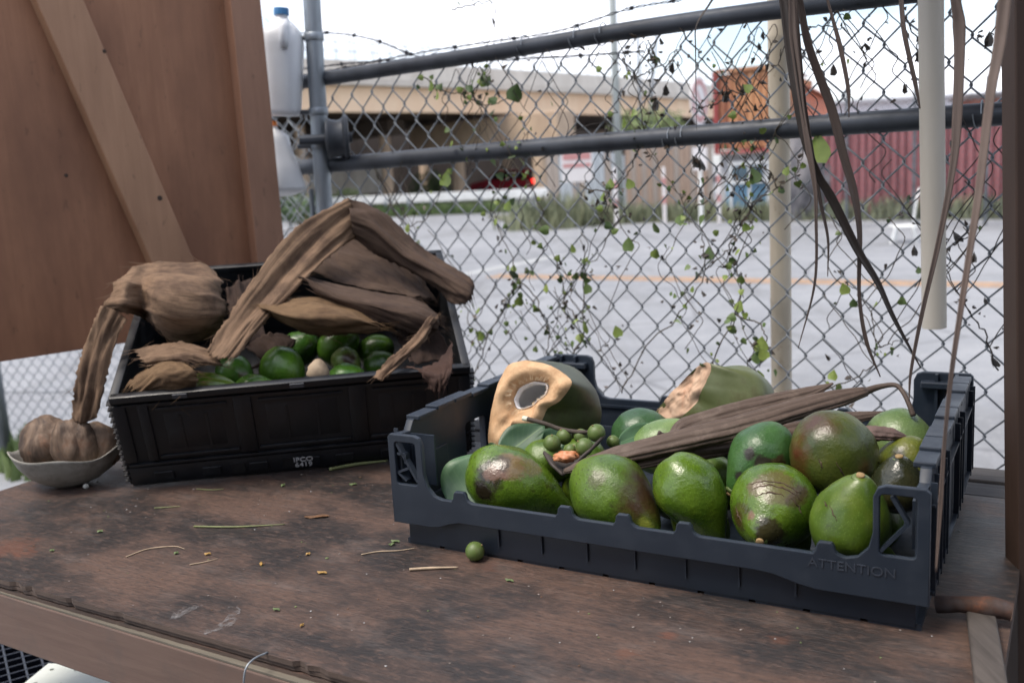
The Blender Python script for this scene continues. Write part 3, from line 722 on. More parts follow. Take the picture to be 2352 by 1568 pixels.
blades('fence_weeds', wl, GRASS, (.05, .22), 1, 'small green weeds at the foot of the far fence at left')

# ------------------------------------------------------------------ cream pole behind the gate, hanging pipe before it
n = NT('cream_pole'); co = n.co('Object'); f = n.noise(n.co('Object', (6, 6, 1)), 5, 5)
n.color(n.mix(n.ramp(n.noise(co, 45, 4), (.62, 0.0), (.75, .7)), n.ramp(f, (.35, (.42, .36, .27)), (.65, (.53, .47, .37))), (.22, .16, .10))); n.rough(.6); n.bump(f, .15, .002)
CREAM = n.mat
p = atY(1790, 300, 1.92); t = thing('cream_pole', V(p.x, p.y, GZ), 'cream bamboo like pole standing just behind the gate wire', 'pole')
r = 24 * mpp(p); m = MB(); prof = []
zz = GZ
nodes = [atY(1790, 690, 1.92).z, atY(1790, 290, 1.92).z, atY(1790, 85, 1.92).z, atY(1790, 690, 1.92).z - .45]
zs_ = sorted(set([GZ, 1.0] + [q + e for q in nodes for e in (-.006, -.002, .002, .006)]))
for z in zs_:
    nr = r * (1.035 if any(abs(z - q) < .003 for q in nodes) else 1.0); prof.append((nr, z))
m.lathe(prof, 22, Matrix.Translation((p.x, p.y, 0))); m.build('shaft', CREAM, t, smooth=True)
n = NT('old_pvc'); co = n.co('Object', (1, 1, .15)); f = n.noise(co, 14, 5); x_ = n.node('ShaderNodeSeparateXYZ'); tc = n.node('ShaderNodeTexCoord'); n.link(tc.outputs['Object'], x_.inputs[0])
yel = n.ramp(n.math('ADD', x_.outputs[0], n.math('MULTIPLY', n.math('SUBTRACT', n.noise(n.co('Object', (1, 1, 3)), 3, 3), .5), .01)), (.010, 0.0), (.0145, .75))
n.color(n.mix(n.math('MULTIPLY', yel, .0), n.ramp(f, (.3, (.46, .42, .35)), (.65, (.57, .53, .46))), (.36, .25, .08))); n.rough(.55); PVC = n.mat
p0_, p1_ = atY(2138, 0, 1.46), atY(2146, 752, 1.46); r = 26.5 * mpp(p1_)
t = thing('hanging_pipe', p1_, 'pale plastic pipe hanging in front of the gate with its lower end free', 'pipe')
dd = (p0_ - p1_).normalized(); m = MB(); qt = p1_ + dd * ((1.16 - p1_.z) / dd.z)
m.lathe([(r * .86, 0.0), (r, 0), (r, (qt - p1_).length), (r * .86, (qt - p1_).length), (r * .86, 0.001)], 24, close=False)
o = m.build('pipe', PVC, None, smooth=False, auto=40); o.matrix_world = Matrix.Translation(p1_) @ dd.to_track_quat('Z', 'Y').to_matrix().to_4x4(); bpy.context.view_layer.update(); attach(o, t)

# ------------------------------------------------------------------ plastic jugs hanging by the panel post
n = NT('milky_plastic'); f = n.noise(n.co('Object'), 9, 3); n.color(n.ramp(f, (.3, (.60, .62, .65)), (.7, (.72, .74, .76)))); n.rough(.4); n.b.inputs['Transmission Weight'].default_value = .18
n.b.inputs['Subsurface Weight'].default_value = .25; n.b.inputs['Subsurface Radius'].default_value = (.03, .03, .03); JUG = n.mat
CAPB = simple('blue_cap', (.03, .16, .36), .4, .1); CAPO = simple('orange_cap', (.75, .22, .03), .4, .1)
def jug(top, bot, wtop, wbot, capm, label, flip=False):
    """top, bot: axis points; square section jug"""
    t = thing('plastic_jug', bot, label, 'jug', 'plastic jugs hung on the gate'); L = (top - bot).length; d = (top - bot).normalized()
    Mx = Matrix.Translation(bot) @ d.to_track_quat('Z', 'Y').to_matrix().to_4x4()
    secs = [(0.0, wbot * .8), (.02 * L, wbot * .95), (.06 * L, wbot), (.4 * L, (wbot + wtop) / 2), (.66 * L, wtop), (.74 * L, wtop * .97), (.80 * L, wtop * .85), (.86 * L, wtop * .62), (.9 * L, wtop * .36), (.93 * L, wtop * .30), (.975 * L, wtop * .30)]
    m = MB(); N = 32; vs = []
    for z, w in secs:
        for j in range(N):
            a = 2 * math.pi * j / N; c, s2 = math.cos(a), math.sin(a); e = 3.2 if z < .84 * L else 2.0
            rr = w / (abs(c) ** e + abs(s2) ** e) ** (1 / e); vs.append(Mx @ V(rr * c, rr * s2, z))
    k = len(secs); fs = [(i * N + j, i * N + (j + 1) % N, (i + 1) * N + (j + 1) % N, (i + 1) * N + j) for i in range(k - 1) for j in range(N)] + [tuple(range(N - 1, -1, -1)), tuple((k - 1) * N + j for j in range(N))]
    m.add(vs, fs); m.build('body', JUG, t, auto=50)
    m = MB(); m.lathe([(wtop * .36, .945 * L), (wtop * .36, 1.0 * L), (wtop * .34, 1.012 * L)], 24, Mx); m.build('cap', capm, t, auto=40)
    m = MB(); h0, h1 = .62 * L, .86 * L
    m.tube([Mx @ V(-wtop * .6, -wtop * .3, h1), Mx @ V(-wtop * 1.0, -wtop * .3, .80 * L), Mx @ V(-wtop * 1.05, -wtop * .3, .7 * L), Mx @ V(-wtop * .9, -wtop * .3, h0)], .010, 8); m.build('handle', JUG, t, smooth=True)
    return t
u0 = atY(646, 22, 2.36); jug(u0, atY(652, 266, 2.36), .050, .040, CAPB, 'upper milky plastic jug with blue cap hanging beside the steel post')
u1 = atY(626, 282, 2.36); jug(u1, atY(652, 446, 2.34), .030, .050, CAPO, 'lower milky plastic jug with orange cap, tilted below the blue capped one')

# ------------------------------------------------------------------ table
TY = -.541; TU, TV = uvdir(TY)
def tb(u, v, z=0): return TU * u + TV * v + V(0, 0, z)
n = NT('weathered_brown_table'); st = (1, 9, 9)
co = n.co('Object'); gr = n.noise(n.co('Object', (5, 60, 20)), 3, 8, .8, .4); bl = n.noise(n.co('Object', (1, 1.6, 1)), 3.6, 6, .62); bl2 = n.noise(n.co('Object', (1.2, 2.6, 1), loc=(3, 1, 0)), 7.5, 6, .7)
fine = n.noise(n.co('Object', (1, 3, 1)), 90, 4, .7)
c = n.ramp(gr, (.25, (.046, .024, .016)), (.5, (.080, .045, .032)), (.78, (.118, .072, .053)))
c = n.mix(n.ramp(bl, (.41, 0.0), (.54, .92)), c, (.011, .010, .011))                         # dark mildew stains
c = n.mix(n.ramp(bl2, (.53, 0.0), (.70, .5)), c, (.105, .085, .078))                           # pale worn patches
c = n.mix(n.ramp(n.noise(n.co('Object', (3, 26, 20), loc=(7, 2, 0)), 3.4, 6, .75), (.52, 0.0), (.68, .6)), c, (.014, .012, .012))
c = n.mix(n.ramp(n.noise(n.co('Object', (1, 2, 1), loc=(2, 5, 0)), 60, 5, .75), (.5, 0.0), (.68, .55)), c, (.13, .078, .058))
c = n.mix(n.ramp(fine, (.50, 0.0), (.66, .7)), c, (.014, .012, .012))
for (px, py, rad, colr) in ((20, 1258, .045, (.26, .085, .04)), (60, 1270, .02, (.26, .085, .04)), (1535, 1458, .012, (.30, .10, .05)), (1440, 1500, .012, (.28, .11, .06)), (1790, 1470, .014, (.24, .10, .06)), (1120, 1300, .02, (.2, .09, .06))):
    q = atZ(px, py); lu, lv_ = q.dot(TU), q.dot(TV); ds = n.dist(co, (lu, lv_, 0))
    k = n.math('ADD', ds, n.math('MULTIPLY', n.math('SUBTRACT', n.noise(n.co('Object', (1, 2.5, 1)), 55, 4), .5), rad * 2.4))
    c = n.mix(n.ramp(n.math('DIVIDE', k, rad), (.3, .55), (1.1, 0.0)), c, tuple(x * .42 for x in colr))
n.color(c); n.rough(n.ramp(bl, (.4, .62), (.6, .45))); n.bump(gr, .8, .002); n.bump(fine, .5, .0014); TABLE = n.mat
PLY_E = m_wood('ply_edge', (.06, .04, .032), (.11, .078, .062), (.04, .028, .023), 0, 2.0, .85, .6)
APRON = m_wood('painted_apron', (.105, .063, .048), (.14, .09, .069), (.115, .072, .055), 0, 1.6, .6, .25, dirt=(.09, .065, .055))
RAWTOP = m_wood('bare_ledge', (.10, .088, .068), (.155, .135, .105), (.075, .068, .055), 0, 2.0, .8, .3)
GREYW = m_wood('grey_weathered_board', (.035, .032, .032), (.08, .074, .073), (.025, .023, .023), 0, 1.2, .85, .7)
table = thing('market_table', V(0, 0, 0), 'brown weathered plywood stall table carrying the crates', 'table'); table.rotation_euler = (0, 0, TY)
U0, U1, V0, V1 = -1.525, -.045, .642, 1.385
def child(ob, parent): ob.parent = parent; return ob
chips = [(-1.13, .006, .012), (-1.10, .004, .008), (-.655, .006, .008), (-.63, .003, .012), (-.93, .003, .01), (-.42, .004, .01), (-1.02, .004, .006)]
for k in range(3):
    m = MB(); nx = 220; top = -.0062 * k - (.0003 if k else 0); botz = -.0062 * (k + 1) + (.0012 if k == 1 else .0004); fr = []
    for i in range(nx + 1):
        u_ = U0 + (U1 - U0) * i / nx; j = .0007 * fbm(V(u_ * 22, k * 7, 1)) + .0008 * fbm(V(u_ * 120, k * 3, 5))
        for cu_, dp, wd in chips:
            if abs(u_ - cu_) < wd and k < 2: j += dp * (1 - abs(u_ - cu_) / wd) ** .5 * (1 if k == 0 else .5)
        fr.append((u_, V0 + abs(j) * (1 + .6 * fbm(V(u_ * 300, 0, k))) + (.0, .0022, .001)[k]))
    vs = [V(a, b, top) for a, b in fr] + [V(a, V1, top) for a, b in fr] + [V(a, b, botz) for a, b in fr] + [V(a, V1, botz) for a, b in fr]; N = nx + 1
    fs = []; mi = []
    for i in range(nx):
        fs.append((i, i + 1, N + i + 1, N + i)); mi.append(0)
        fs.append((2 * N + i + 1, 2 * N + i, 3 * N + i, 3 * N + i + 1)); mi.append(1)
        fs.append((2 * N + i, 2 * N + i + 1, i + 1, i)); mi.append(1)
        fs.append((N + i, N + i + 1, 3 * N + i + 1, 3 * N + i)); mi.append(1)
    fs += [(0, N, 3 * N, 2 * N), (nx, 2 * N + nx, 3 * N + nx, N + nx)]; mi += [1, 1]
    m.add(vs, fs); m.m = mi; child(m.build('ply', [TABLE, PLY_E]), table)
for k, (va, vb_, zt2) in enumerate(((1.39, 1.448, -.001), (1.452, 1.512, .002))):
    m = MB(); m.box(((U0 + U1) / 2, (va + vb_) / 2, zt2 - .012), (U1 - U0 - .01 * k, vb_ - va, .024), ch=.003); child(m.build('back_board', GREYW), table)
m = MB(); a = V(U0, V0 + .0195, -.0555); b = V(U1 + .02, V0 + .002, -.0555); m.bar(a, b, .034, .072, ch=.002); child(m.build('apron', APRON), table)
m = MB(); m.bar(a + V(0, 0, .0375), b + V(0, 0, .0375), .032, .0022); child(m.build('apron_ledge', RAWTOP), table)
m = MB(); m.bar(V(U0 + .012, V0 + .045, -.06), V(U0 + .012, 1.5, -.06), .03, .07, ch=.002); child(m.build('end_rail', APRON), table)
for (u_, v_) in ((U0 + .06, V0 + .06), (U0 + .06, 1.44), (U1 - .06, V0 + .06), (U1 - .06, 1.44)):
    m = MB(); m.box((u_, v_, (GZ - .026) / 2), (.075, .075, -GZ - .026), ch=.003); child(m.build('leg', APRON), table)
# prop under the rear of the tilted crate
# ------------------------------------------------------------------ stall frame: painted panel, posts, roof
PE = V(.775, .632, 0).normalized(); PN = V(PE.y, -PE.x, 0); PP = V(-.548, 2.25, 0)
def onP(px, py, off=0.0): return onPl(px, py, PP + PN * off, PN)
def panel_mat(name, c1, c2, c3):
    n = NT(name); g = n.noise(n.co('Object', (16, 16, 1.1)), 4, 6, .65, .4); b = n.noise(n.co('Object', (2.2, 2.2, .8)), 2.6, 5, .6); sp_ = n.noise(n.co('Object', (1, 1, .4)), 60, 3, .6)
    c = n.ramp(g, (.3, c1), (.7, c2)); c = n.mix(n.ramp(b, (.38, 0.0), (.66, .9)), c, c3); c = n.mix(n.ramp(sp_, (.64, 0.0), (.72, .5)), c, tuple(x * .45 for x in c1))
    n.color(c); n.rough(.62); n.bump(g, .3, .0012); return n.mat
PANEL = panel_mat('brown_painted_panel', (.245, .112, .058), (.325, .157, .086), (.165, .072, .038))
BATTEN = panel_mat('brown_painted_batten', (.29, .16, .092), (.36, .205, .122), (.235, .125, .072))
POSTM = panel_mat('brown_painted_post', (.22, .112, .068), (.27, .143, .09), (.17, .085, .052))
DKPOST = panel_mat('dark_brown_post', (.042, .023, .016), (.058, .032, .022), (.034, .019, .013))
stall = thing('stall_frame', V(PP.x, PP.y, GZ), 'brown painted plywood stall side with diagonal brace, posts and roof', 'stall')
zbot = onP(0, 831).z; zb2 = onP(245, 793).z; print('panel bottom', zbot, zb2)
ROOF_Z = 1.12
m = MB(); pl0 = PP + PE * -1.35; 
m.bar(pl0 - PN * .006 + V(0, 0, (zbot + ROOF_Z) / 2), PP - PN * .006 + V(0, 0, (zbot + ROOF_Z) / 2), .012, ROOF_Z - zbot, ch=.0015); m.build('panel', PANEL, stall)
m = MB(); c0_ = onP(600, 300, .02); s0 = (onP(560, 300, .038) - PP).dot(PE); s1 = (onP(628, 300, .038) - PP).dot(PE); print('post s', s0, s1)
pc = PP + PE * ((s0 + s1) / 2) + PN * .0195; lx = math.tan(math.radians(.4))
m.bar(pc + V(0, 0, GZ), pc + V(0, 0, ROOF_Z), .038, s1 - s0, up=(PE.x, PE.y, 0), ch=.002); m.build('post', POSTM, stall)
b0, b1 = (onP(138, 0, .038) + onP(138, 0, .038)) / 2, onP(398, 600, .038); bd = (b1 - b0).normalized(); b0 = b0 - bd * .35; b1 = b1 + bd * .22
m = MB(); wd_ = .086; m.bar(b0 - PN * .0185, b1 - PN * .0185, wd_, .037, up=(PN.x, PN.y, 0), ch=.002); br = m.build('brace', BATTEN, stall)
KNOT = simple('knot', (.05, .03, .02), .8)
for (px, py, r_) in ((367, 455, .0055), (240, 118, .004), (152, 403, .004)):
    q = onP(px, py, .0385 if px != 152 else .0005); m = MB(); m.lathe([(r_, 0), (r_ * .6, .0006)], 12, Matrix.Translation(q) @ PN.to_track_quat('Z', 'Y').to_matrix().to_4x4()); m.build('knot', KNOT, br if px != 152 else stall)
# right hand post of the stall, close to the camera
Yp = 1.0; a0, a1 = atY(2306, 0, Yp), atY(2316, 1400, Yp); pd = (a0 - a1).normalized()
lo = a1 - pd * ((a1.z - GZ) / pd.z); hi = a0 + pd * ((ROOF_Z - a0.z) / pd.z)
m = MB(); hw = .044; off = V(hw * .965 + .018, 0, 0) + V(0, .02, 0)
m.bar(lo + off, hi + off, .038, .088, up=(1, -.12, 0), ch=.002); m.build('post', DKPOST, stall)
q = tb(-1.78, 1.28); m = MB(); q = PP + PE * -1.3 + PN * .02; m.bar(q + V(0, 0, GZ), q + V(0, 0, ROOF_Z), .088, .038, up=(1, 0, 0), ch=.002); m.build('post', DKPOST, stall)
# narrow eave over the right end, from which the palm strips hang
for y_ in (.62, 1.10, 1.62):
    m = MB(); m.bar(V(.25, y_, ROOF_Z + .045), V(1.25, y_, ROOF_Z + .045), .04, .088); m.build('roof_beam', DKPOST, stall)
for k in range(8):
    m = MB(); x_k = .30 + k * .128; m.bar(V(x_k, .5, ROOF_Z + .10), V(x_k, 1.75, ROOF_Z + .10), .124, .018); m.build('roof_board', DKPOST, stall)
for q in (V(1.2, .7, 0), V(1.2, 1.6, 0)):
    m = MB(); m.bar(q + V(0, 0, GZ), q + V(0, 0, ROOF_Z), .088, .088, up=(1, 0, 0)); m.build('post', DKPOST, stall)
m = MB(); m.bar(PP + PE * -.05 + V(0, 0, ROOF_Z + .045), V(.3, 1.62, ROOF_Z + .045), .04, .088); m.build('roof_beam', DKPOST, stall)
# unseen wall and canopy added behind the camera to shade the crate fronts
for k in range(12):
    m = MB(); x_k = -2.4 + k * .4; m.bar(V(x_k, -1.05, (GZ + 1.25) / 2), V(x_k + .395, -1.05, (GZ + 1.25) / 2), .02, 1.25 - GZ); m.build('shade_wall_board', DKPOST, stall)
for k in range(4):
    m = MB(); y_k = -1.05 + k * .19; m.bar(V(-2.0, y_k, 1.27), V(1.6, y_k, 1.27), .185, .018); m.build('shade_canopy_board', DKPOST, stall)
# ------------------------------------------------------------------ crates
def m_plastic(name, c1, c2, rough=.42, dust=(.2, .2, .21), damt=.25):
    n = NT(name); f = n.noise(n.co('Object'), 7, 5, .6); d = n.noise(n.co('Object', (1, 1, 1)), 26, 6, .72); sc = n.noise(n.co('Object', (6, 6, 60)), 5, 4, .6)
    c = n.ramp(f, (.3, c1), (.7, c2)); c = n.mix(n.ramp(d, (.52, 0.0), (.78, damt)), c, dust); c = n.mix(n.ramp(sc, (.66, 0.0), (.76, damt * .6)), c, dust)
    n.color(c); n.rough(n.ramp(d, (.35, rough - .06), (.7, rough + .2))); n.bump(d, .08, .001); return n.mat
GREYC = m_plastic('grey_blue_plastic', (.0105, .0165, .027), (.0145, .022, .035), .40, (.045, .056, .075), .2)
BLACKC = m_plastic('black_plastic', (.0034, .0044, .0066), (.0055, .0068, .0095), .36, (.04, .044, .05), .22)
AX, AY_, AYAW, AL, AW, AH = -.166, 1.184, -.5296, .6396, .4676, .154
AU, AVd = uvdir(AYAW); A0 = V(AX, AY_, 0)
def lA(a, b, z=0): return A0 + AU * a + AVd * b + V(0, 0, z)
def onA(px, py, b): return onPl(px, py, lA(0, b), AVd)
def aOf(px, py): return (onA(px, py, 0) - A0).dot(AU)
crA = thing('grey_crate', A0, 'blue grey low fronted plastic crate full of avocados and coconuts', 'crate'); crA.rotation_euler = (0, 0, AYAW)
LOW = .072
def wall_outline(tabs, low, corner, colw, H, tabh=.013):
    """front/back wall outline in (a, z)"""
    o = [(0, .033), (.055, .033), (.07, .0345), (.085, .040), (.10, .044)] + [(AL - .17, .044), (AL - .15, .0425), (AL - .125, .036), (AL - .105, .033), (AL, .033)]
    o += [(AL, H - .004), (AL - .004, H), (AL - colw + .012, H), (AL - colw + .004, H - .003), (AL - colw, H - .012)]
    o += [(AL - colw, low + .03), (AL - colw - .004, low + .014), (AL - colw - .014, low + .003), (AL - colw - .025, low)]
    for t in sorted(tabs, reverse=True):
        o += [(t + .018, low), (t + .0125, low + .002), (t + .0095, low + .005), (t + .0085, low + tabh - .003), (t + .006, low + tabh), (t - .006, low + tabh), (t - .0085, low + tabh - .003), (t - .0095, low + .004), (t - .0125, low)]
    o += [(colw + .025, low), (colw + .014, low + .003), (colw + .004, low + .014), (colw, low + .03), (colw, H - .012), (colw - .004, H - .003), (colw - .012, H), (.004, H), (0, H - .004)]
    return o
COLW = .052
tabs = [aOf(1055, 1150), aOf(1296, 1175), aOf(1430, 1195), aOf(1570, 1215), aOf(1895, 1262)]
print('tabs', [round(t, 3) for t in tabs])
def add_plate_b(m, outl, th, b, bev=.0012):
    vs, fs = plate_mesh(outl, th, bev); m.add([V(v.x, b + v.z, v.y) for v in vs], fs)
win_l = [(.010, .088), (.043, .088), (.043, .140), (.010, .140)]
win_r = rrect(AL - .046, .080, AL - .012, .142, .005)
m = MB(); add_plate_b(m, [wall_outline(tabs, LOW, 0, COLW, AH - .003), rrect(.010, .086, .042, .141, .004), win_r], .007, .0035)
child(m.build('front_wall', GREYC, auto=35), crA)
for (pa_, pb_2, w_, h_) in (((.011, .139), (.041, .09), .0035, .008), ((.011, .10), (.03, .108), .003, .008), ((.011, .10), (.024, .09), .003, .008), ((.012, .125), (.024, .125), .003, .008), ((.024, .125), (.024, .113), .003, .008), ((AL - .045, .083), (AL - .02, .114), .0035, .009), ((AL - .035, .14), (AL - .02, .114), .0035, .009)):
    m = MB(); m.bar(V(pa_[0], .006, pa_[1]), V(pb_2[0], .006, pb_2[1]), w_, h_, up=(0, 1, 0)); child(m.build('corner_rib', GREYC), crA)
m = MB(); m.box((.027, .030, .112), (.05, .003, .066)); child(m.build('corner_backing', GREYC), crA)
# base tub
m = MB(); t_ = .0135; hb = .052
for (a0, a1, b0_, b1_) in ((t_, AL - t_, t_, t_ + .005), (t_, AL - t_, AW - t_ - .005, AW - t_), (t_, t_ + .005, t_ + .005, AW - t_ - .005), (AL - t_ - .005, AL - t_, t_ + .005, AW - t_ - .005)):
    m.box(((a0 + a1) / 2, (b0_ + b1_) / 2, .0035 + (hb - .0035) / 2), (a1 - a0, b1_ - b0_, hb - .0035), ch=.0008)
m.box((AL / 2, AW / 2, .0105), (AL - 2 * t_ - .01, AW - 2 * t_ - .01, .004))
for a in [t_ + .02 + i * (AL - 2 * t_ - .04) / 10 for i in range(11)]: m.box((a, AW / 2, .0035), (.05, AW - 2 * t_ - .004, .007))
for i in range(7): m.box((.15 + i * .06, t_ - .0012, .03), (.0022, .003, .026))
child(m.build('base', GREYC, auto=40), crA)
# side walls
for side, a_ in (('left', .0), ('right', AL)):
    sg = 1 if side == 'left' else -1
    outl = [(.008, .033), (AW - .008, .033), (AW - .008, AH + .006), (AW - .03, AH + .009), (.05, AH + .009), (.038, AH + .006), (.03, AH - .006), (.008, AH - .004)]
    holes = [rrect(.160, .050, .213, .124, .006), rrect(.345, .060, .39, .118, .006)]
    m = MB(); vs, fs = plate_mesh([outl] + holes, .011, .0012); m.add([V(a_ + sg * .009 + v.z, v.x, v.y) for v in vs], fs)
    child(m.build('side_wall', GREYC, auto=35), crA)
    nseg = 9
    for i in range(nseg):
        m = MB()
        b0_ = .042 + i * (AW - .07) / nseg; b1_ = b0_ + (AW - .07) / nseg - .0028
        m.box((a_ + sg * .011, (b0_ + b1_) / 2, AH + .011 - (.003 if i % 3 == 0 else 0)), (.021, b1_ - b0_, .006), ch=.0012)
        child(m.build('rim_segment', GREYC), crA)
    for i in range(16):
        b0_ = .02 + i * (AW - .04) / 15
        if .15 < b0_ < .222 or .33 < b0_ < .40: continue
        m = MB(); m.box((a_ + sg * -.0005, b0_, .095), (.006, .0022, .115)); child(m.build('side_rib', GREYC), crA)
    for z in (.042, .130):
        m = MB(); m.box((a_ + sg * .0, AW / 2, z), (.005, AW - .03, .0025)); child(m.build('side_rib', GREYC), crA)
    for i in (0, 2):
        m = MB(); m.box((a_ + sg * .0155, .095 + i * .09, .085), (.003, .028, .05), ch=.0008); child(m.build('inner_panel', GREYC), crA)
    m = MB(); m.bar(V(a_ + sg * .017, .03, .13), V(a_ + sg * .017, .03, .08), .008, .005, up=(1, 0, 0)); child(m.build('inner_panel', GREYC), crA)
# back wall
zlow_b = onA(1480, 918, AW).z; print('back low', zlow_b)
m = MB(); tb_b = [.2, .32, .47]; add_plate_b(m, [wall_outline(tb_b, min(zlow_b, .12), 0, .075, AH + .012, .010)], .008, AW - .004)
child(m.build('back_wall', GREYC, auto=35), crA)
for a in (.02, .045, AL - .02, AL - .045):
    m = MB(); m.box((a, AW - .012, .13), (.004, .010, .07)); child(m.build('back_rib', GREYC), crA)
for a in (.04, AL - .04):
    m = MB(); m.box((a, AW - .013, AH - .004), (.05, .016, .01), ch=.002); child(m.build('back_rib', GREYC), crA)
m = MB(); m.box((AL / 2, AW - .0095, min(zlow_b, .12) - .012), (AL - .17, .004, .004)); child(m.build('back_rib', GREYC), crA)
vs, fs = text_mesh('ATTENTION', .0135, .0012); m = MB(); m.add([V(AL - .072 + v.x * 1.12, -.0004 + v.z * .6, .058 + v.y) for v in vs], fs)
child(m.build('lettering', simple('embossed_letters', (.032, .04, .056), .45, .2)), crA)

# black crate, tipped forward
BX, BY, BYAW, BT, BL, BW, BH = -.6325, 1.5037, .1538, .3945, .5585, .42, .1784
crB = thing('black_crate', V(BX, BY, 0.001), 'black folding plastic crate tipped forward, heaped with palm husk and green fruit', 'crate')
MBm = Matrix.Translation((BX, BY, .001)) @ Matrix.Rotation(BYAW, 4, 'Z') @ Matrix.Rotation(BT, 4, 'X')
crB.rotation_euler = MBm.to_euler()
MB3 = MBm.to_3x3()
def lB(a, b, z): return MBm @ V(a, b, z)
def onB(px, py, z):                                   # plane parallel to the crate floor at local height z
    return onPl(px, py, lB(0, 0, z), MB3 @ V(0, 0, 1))
def onBf(px, py, b):                                  # plane parallel to the crate front at local depth b
    return onPl(px, py, lB(0, b, 0), MB3 @ V(0, 1, 0))
def frontwall(m, b0, sg):
    y = b0
    m.box((BL / 2, y + sg * .006, BH * .5 + .012), (BL - .004, .006, BH - .03))
    m.box((BL / 2, y + sg * .004, BH - .006), (BL, .014, .012), ch=.002)                  # top rim
    m.box((BL / 2, y + sg * .003, BH - .019), (BL - .03, .008, .004))
    m.box((BL / 2, y + sg * .003, .043), (BL - .01, .010, .005), ch=.001)                # lower hinge line
    m.box((BL / 2, y + sg * .004, .020), (BL - .006, .010, .036), ch=.0015)              # base band
    for a, w in ((.010, .02), (.045, .016), (.195, .028), (.375, .028), (BL - .045, .016), (BL - .010, .02)):
        m.box((a, y + sg * .0025, .105), (w, .008, .112), ch=.0025)
    for (a0, a1) in ((.057, .178), (.213, .358), (.393, BL - .057)):                        # raised field inside each bay
        m.box(((a0 + a1) / 2, y + sg * .0035, .148), (a1 - a0 - .012, .006, .006), ch=.002)
        m.box(((a0 + a1) / 2, y + sg * .005, .103), (a1 - a0 - .03, .005, .072), ch=.0022)
        m.box(((a0 + a1) / 2, y + sg * .003, .0545), (a1 - a0 + .004, .007, .006), ch=.002)
        for q in (.33, .66): m.box((a0 + (a1 - a0) * q, y + sg * .0035, .10), (.004, .004, .066))
m = MB(); frontwall(m, 0, 1); child(m.build('front_wall', BLACKC, auto=40), crB)
m = MB(); frontwall(m, BW, -1); child(m.build('back_wall', BLACKC, auto=40), crB)
for a in (.055, .13, .205, .29, .345, .42, .49):
    m = MB(); m.box((a, -.0015, .019), (.030, .004, .016), ch=.001); child(m.build('base_block', BLACKC), crB)
SOCK = simple('crate_socket_black', (.003, .003, .004), .7)
for a in (.172, .255, .42):
    m = MB(); m.box((a, -.0012, .019), (.022, .002, .02)); child(m.build('socket', SOCK), crB)
for sg, a_ in ((1, 0), (-1, BL)):
    m = MB(); m.box((a_ + sg * .006, BW / 2, BH / 2 + .004), (.006, BW - .02, BH - .012)); m.box((a_ + sg * .006, BW / 2, BH - .006), (.014, BW, .012), ch=.002)
    for b in (.02, .1, .2, .3, .4): m.box((a_ + sg * .002, b, .1), (.008, .02, .13), ch=.002)
    m.box((a_ + sg * .003, BW / 2, .02), (.009, BW - .01, .036)); child(m.build('side_wall', BLACKC, auto=40), crB)
    for i in range(15):
        m = MB(); m.box((a_ - sg * .002, .008, .012 + i * .0108), (.010, .014, .003), ch=.0006); child(m.build('corner_fin', BLACKC), crB)
m = MB(); m.box((BL / 2, BW / 2, .006), (BL - .01, BW - .01, .006)); child(m.build('floor', BLACKC), crB)
GREYTAG = simple('grey_catch', (.05, .055, .065), .4)
for px, py in ((410, 898), (680, 872)):
    q = MBm.inverted() @ onBf(px, py, -.004); m = MB(); m.box((q.x, -.0035, BH - .006), (.022, .003, .008), ch=.0008); child(m.build('catch', GREYTAG), crB)
m = MB(); q = MBm.inverted() @ onBf(698, 1066, -.004)
for k, tx in enumerate(('IFCO', '6419')):
    vs, fs = text_mesh(tx, .0125, .0006); m.add([V(q.x + v.x * 1.15, -.0046 + v.z, .0215 - k * .0108 + v.y) for v in vs], fs)
child(m.build('lettering', simple('print_grey', (.6, .6, .61), .6, .3, 60)), crB)
# block under the rear of the crate
m = MB(); q = lB(BL / 2, BW - .09, 0); zq = q.z - .004; m.box((0, 0, zq / 2), (.40, .07, zq), Matrix.Rotation(BYAW, 3, 'Z'), ch=.003)
for i in range(len(m.v)): m.v[i] = m.v[i] + V(q.x, q.y, 0)
o = m.build('prop_block', GREYW); tag(o, 'wooden block propping up the rear of the black crate', 'block')

# ------------------------------------------------------------------ avocados
def avo_mesh(L, R, neck, seed, lump=.055):
    """pear shape along +z, blossom end at -z"""
    m = MB(); nr, ns = 30, 36; vs = []
    for i in range(nr + 1):
        t = i / nr; th = t * math.pi; z = -math.cos(th)
        r = math.sin(th) ** .92
        k = (z + 1) / 2; r *= 1 - neck * max(0, (k - .35) / .65) ** 1.3
        for j in range(ns):
            a = 2 * math.pi * j / ns; d = V(r * math.cos(a), r * math.sin(a), z)
            f = 1 + lump * fbm(d * 1.3 + V(seed, seed * 1.7, 0), 1, 2) + .006 * fbm(d * 7 + V(0, seed, 0))
            vs.append(V(d.x * R * f, d.y * R * f, z * L / 2 * f))
    fs = [(i * ns + j, i * ns + (j + 1) % ns, (i + 1) * ns + (j + 1) % ns, (i + 1) * ns + j) for i in range(nr) for j in range(ns)]
    m.add(vs, fs); return m
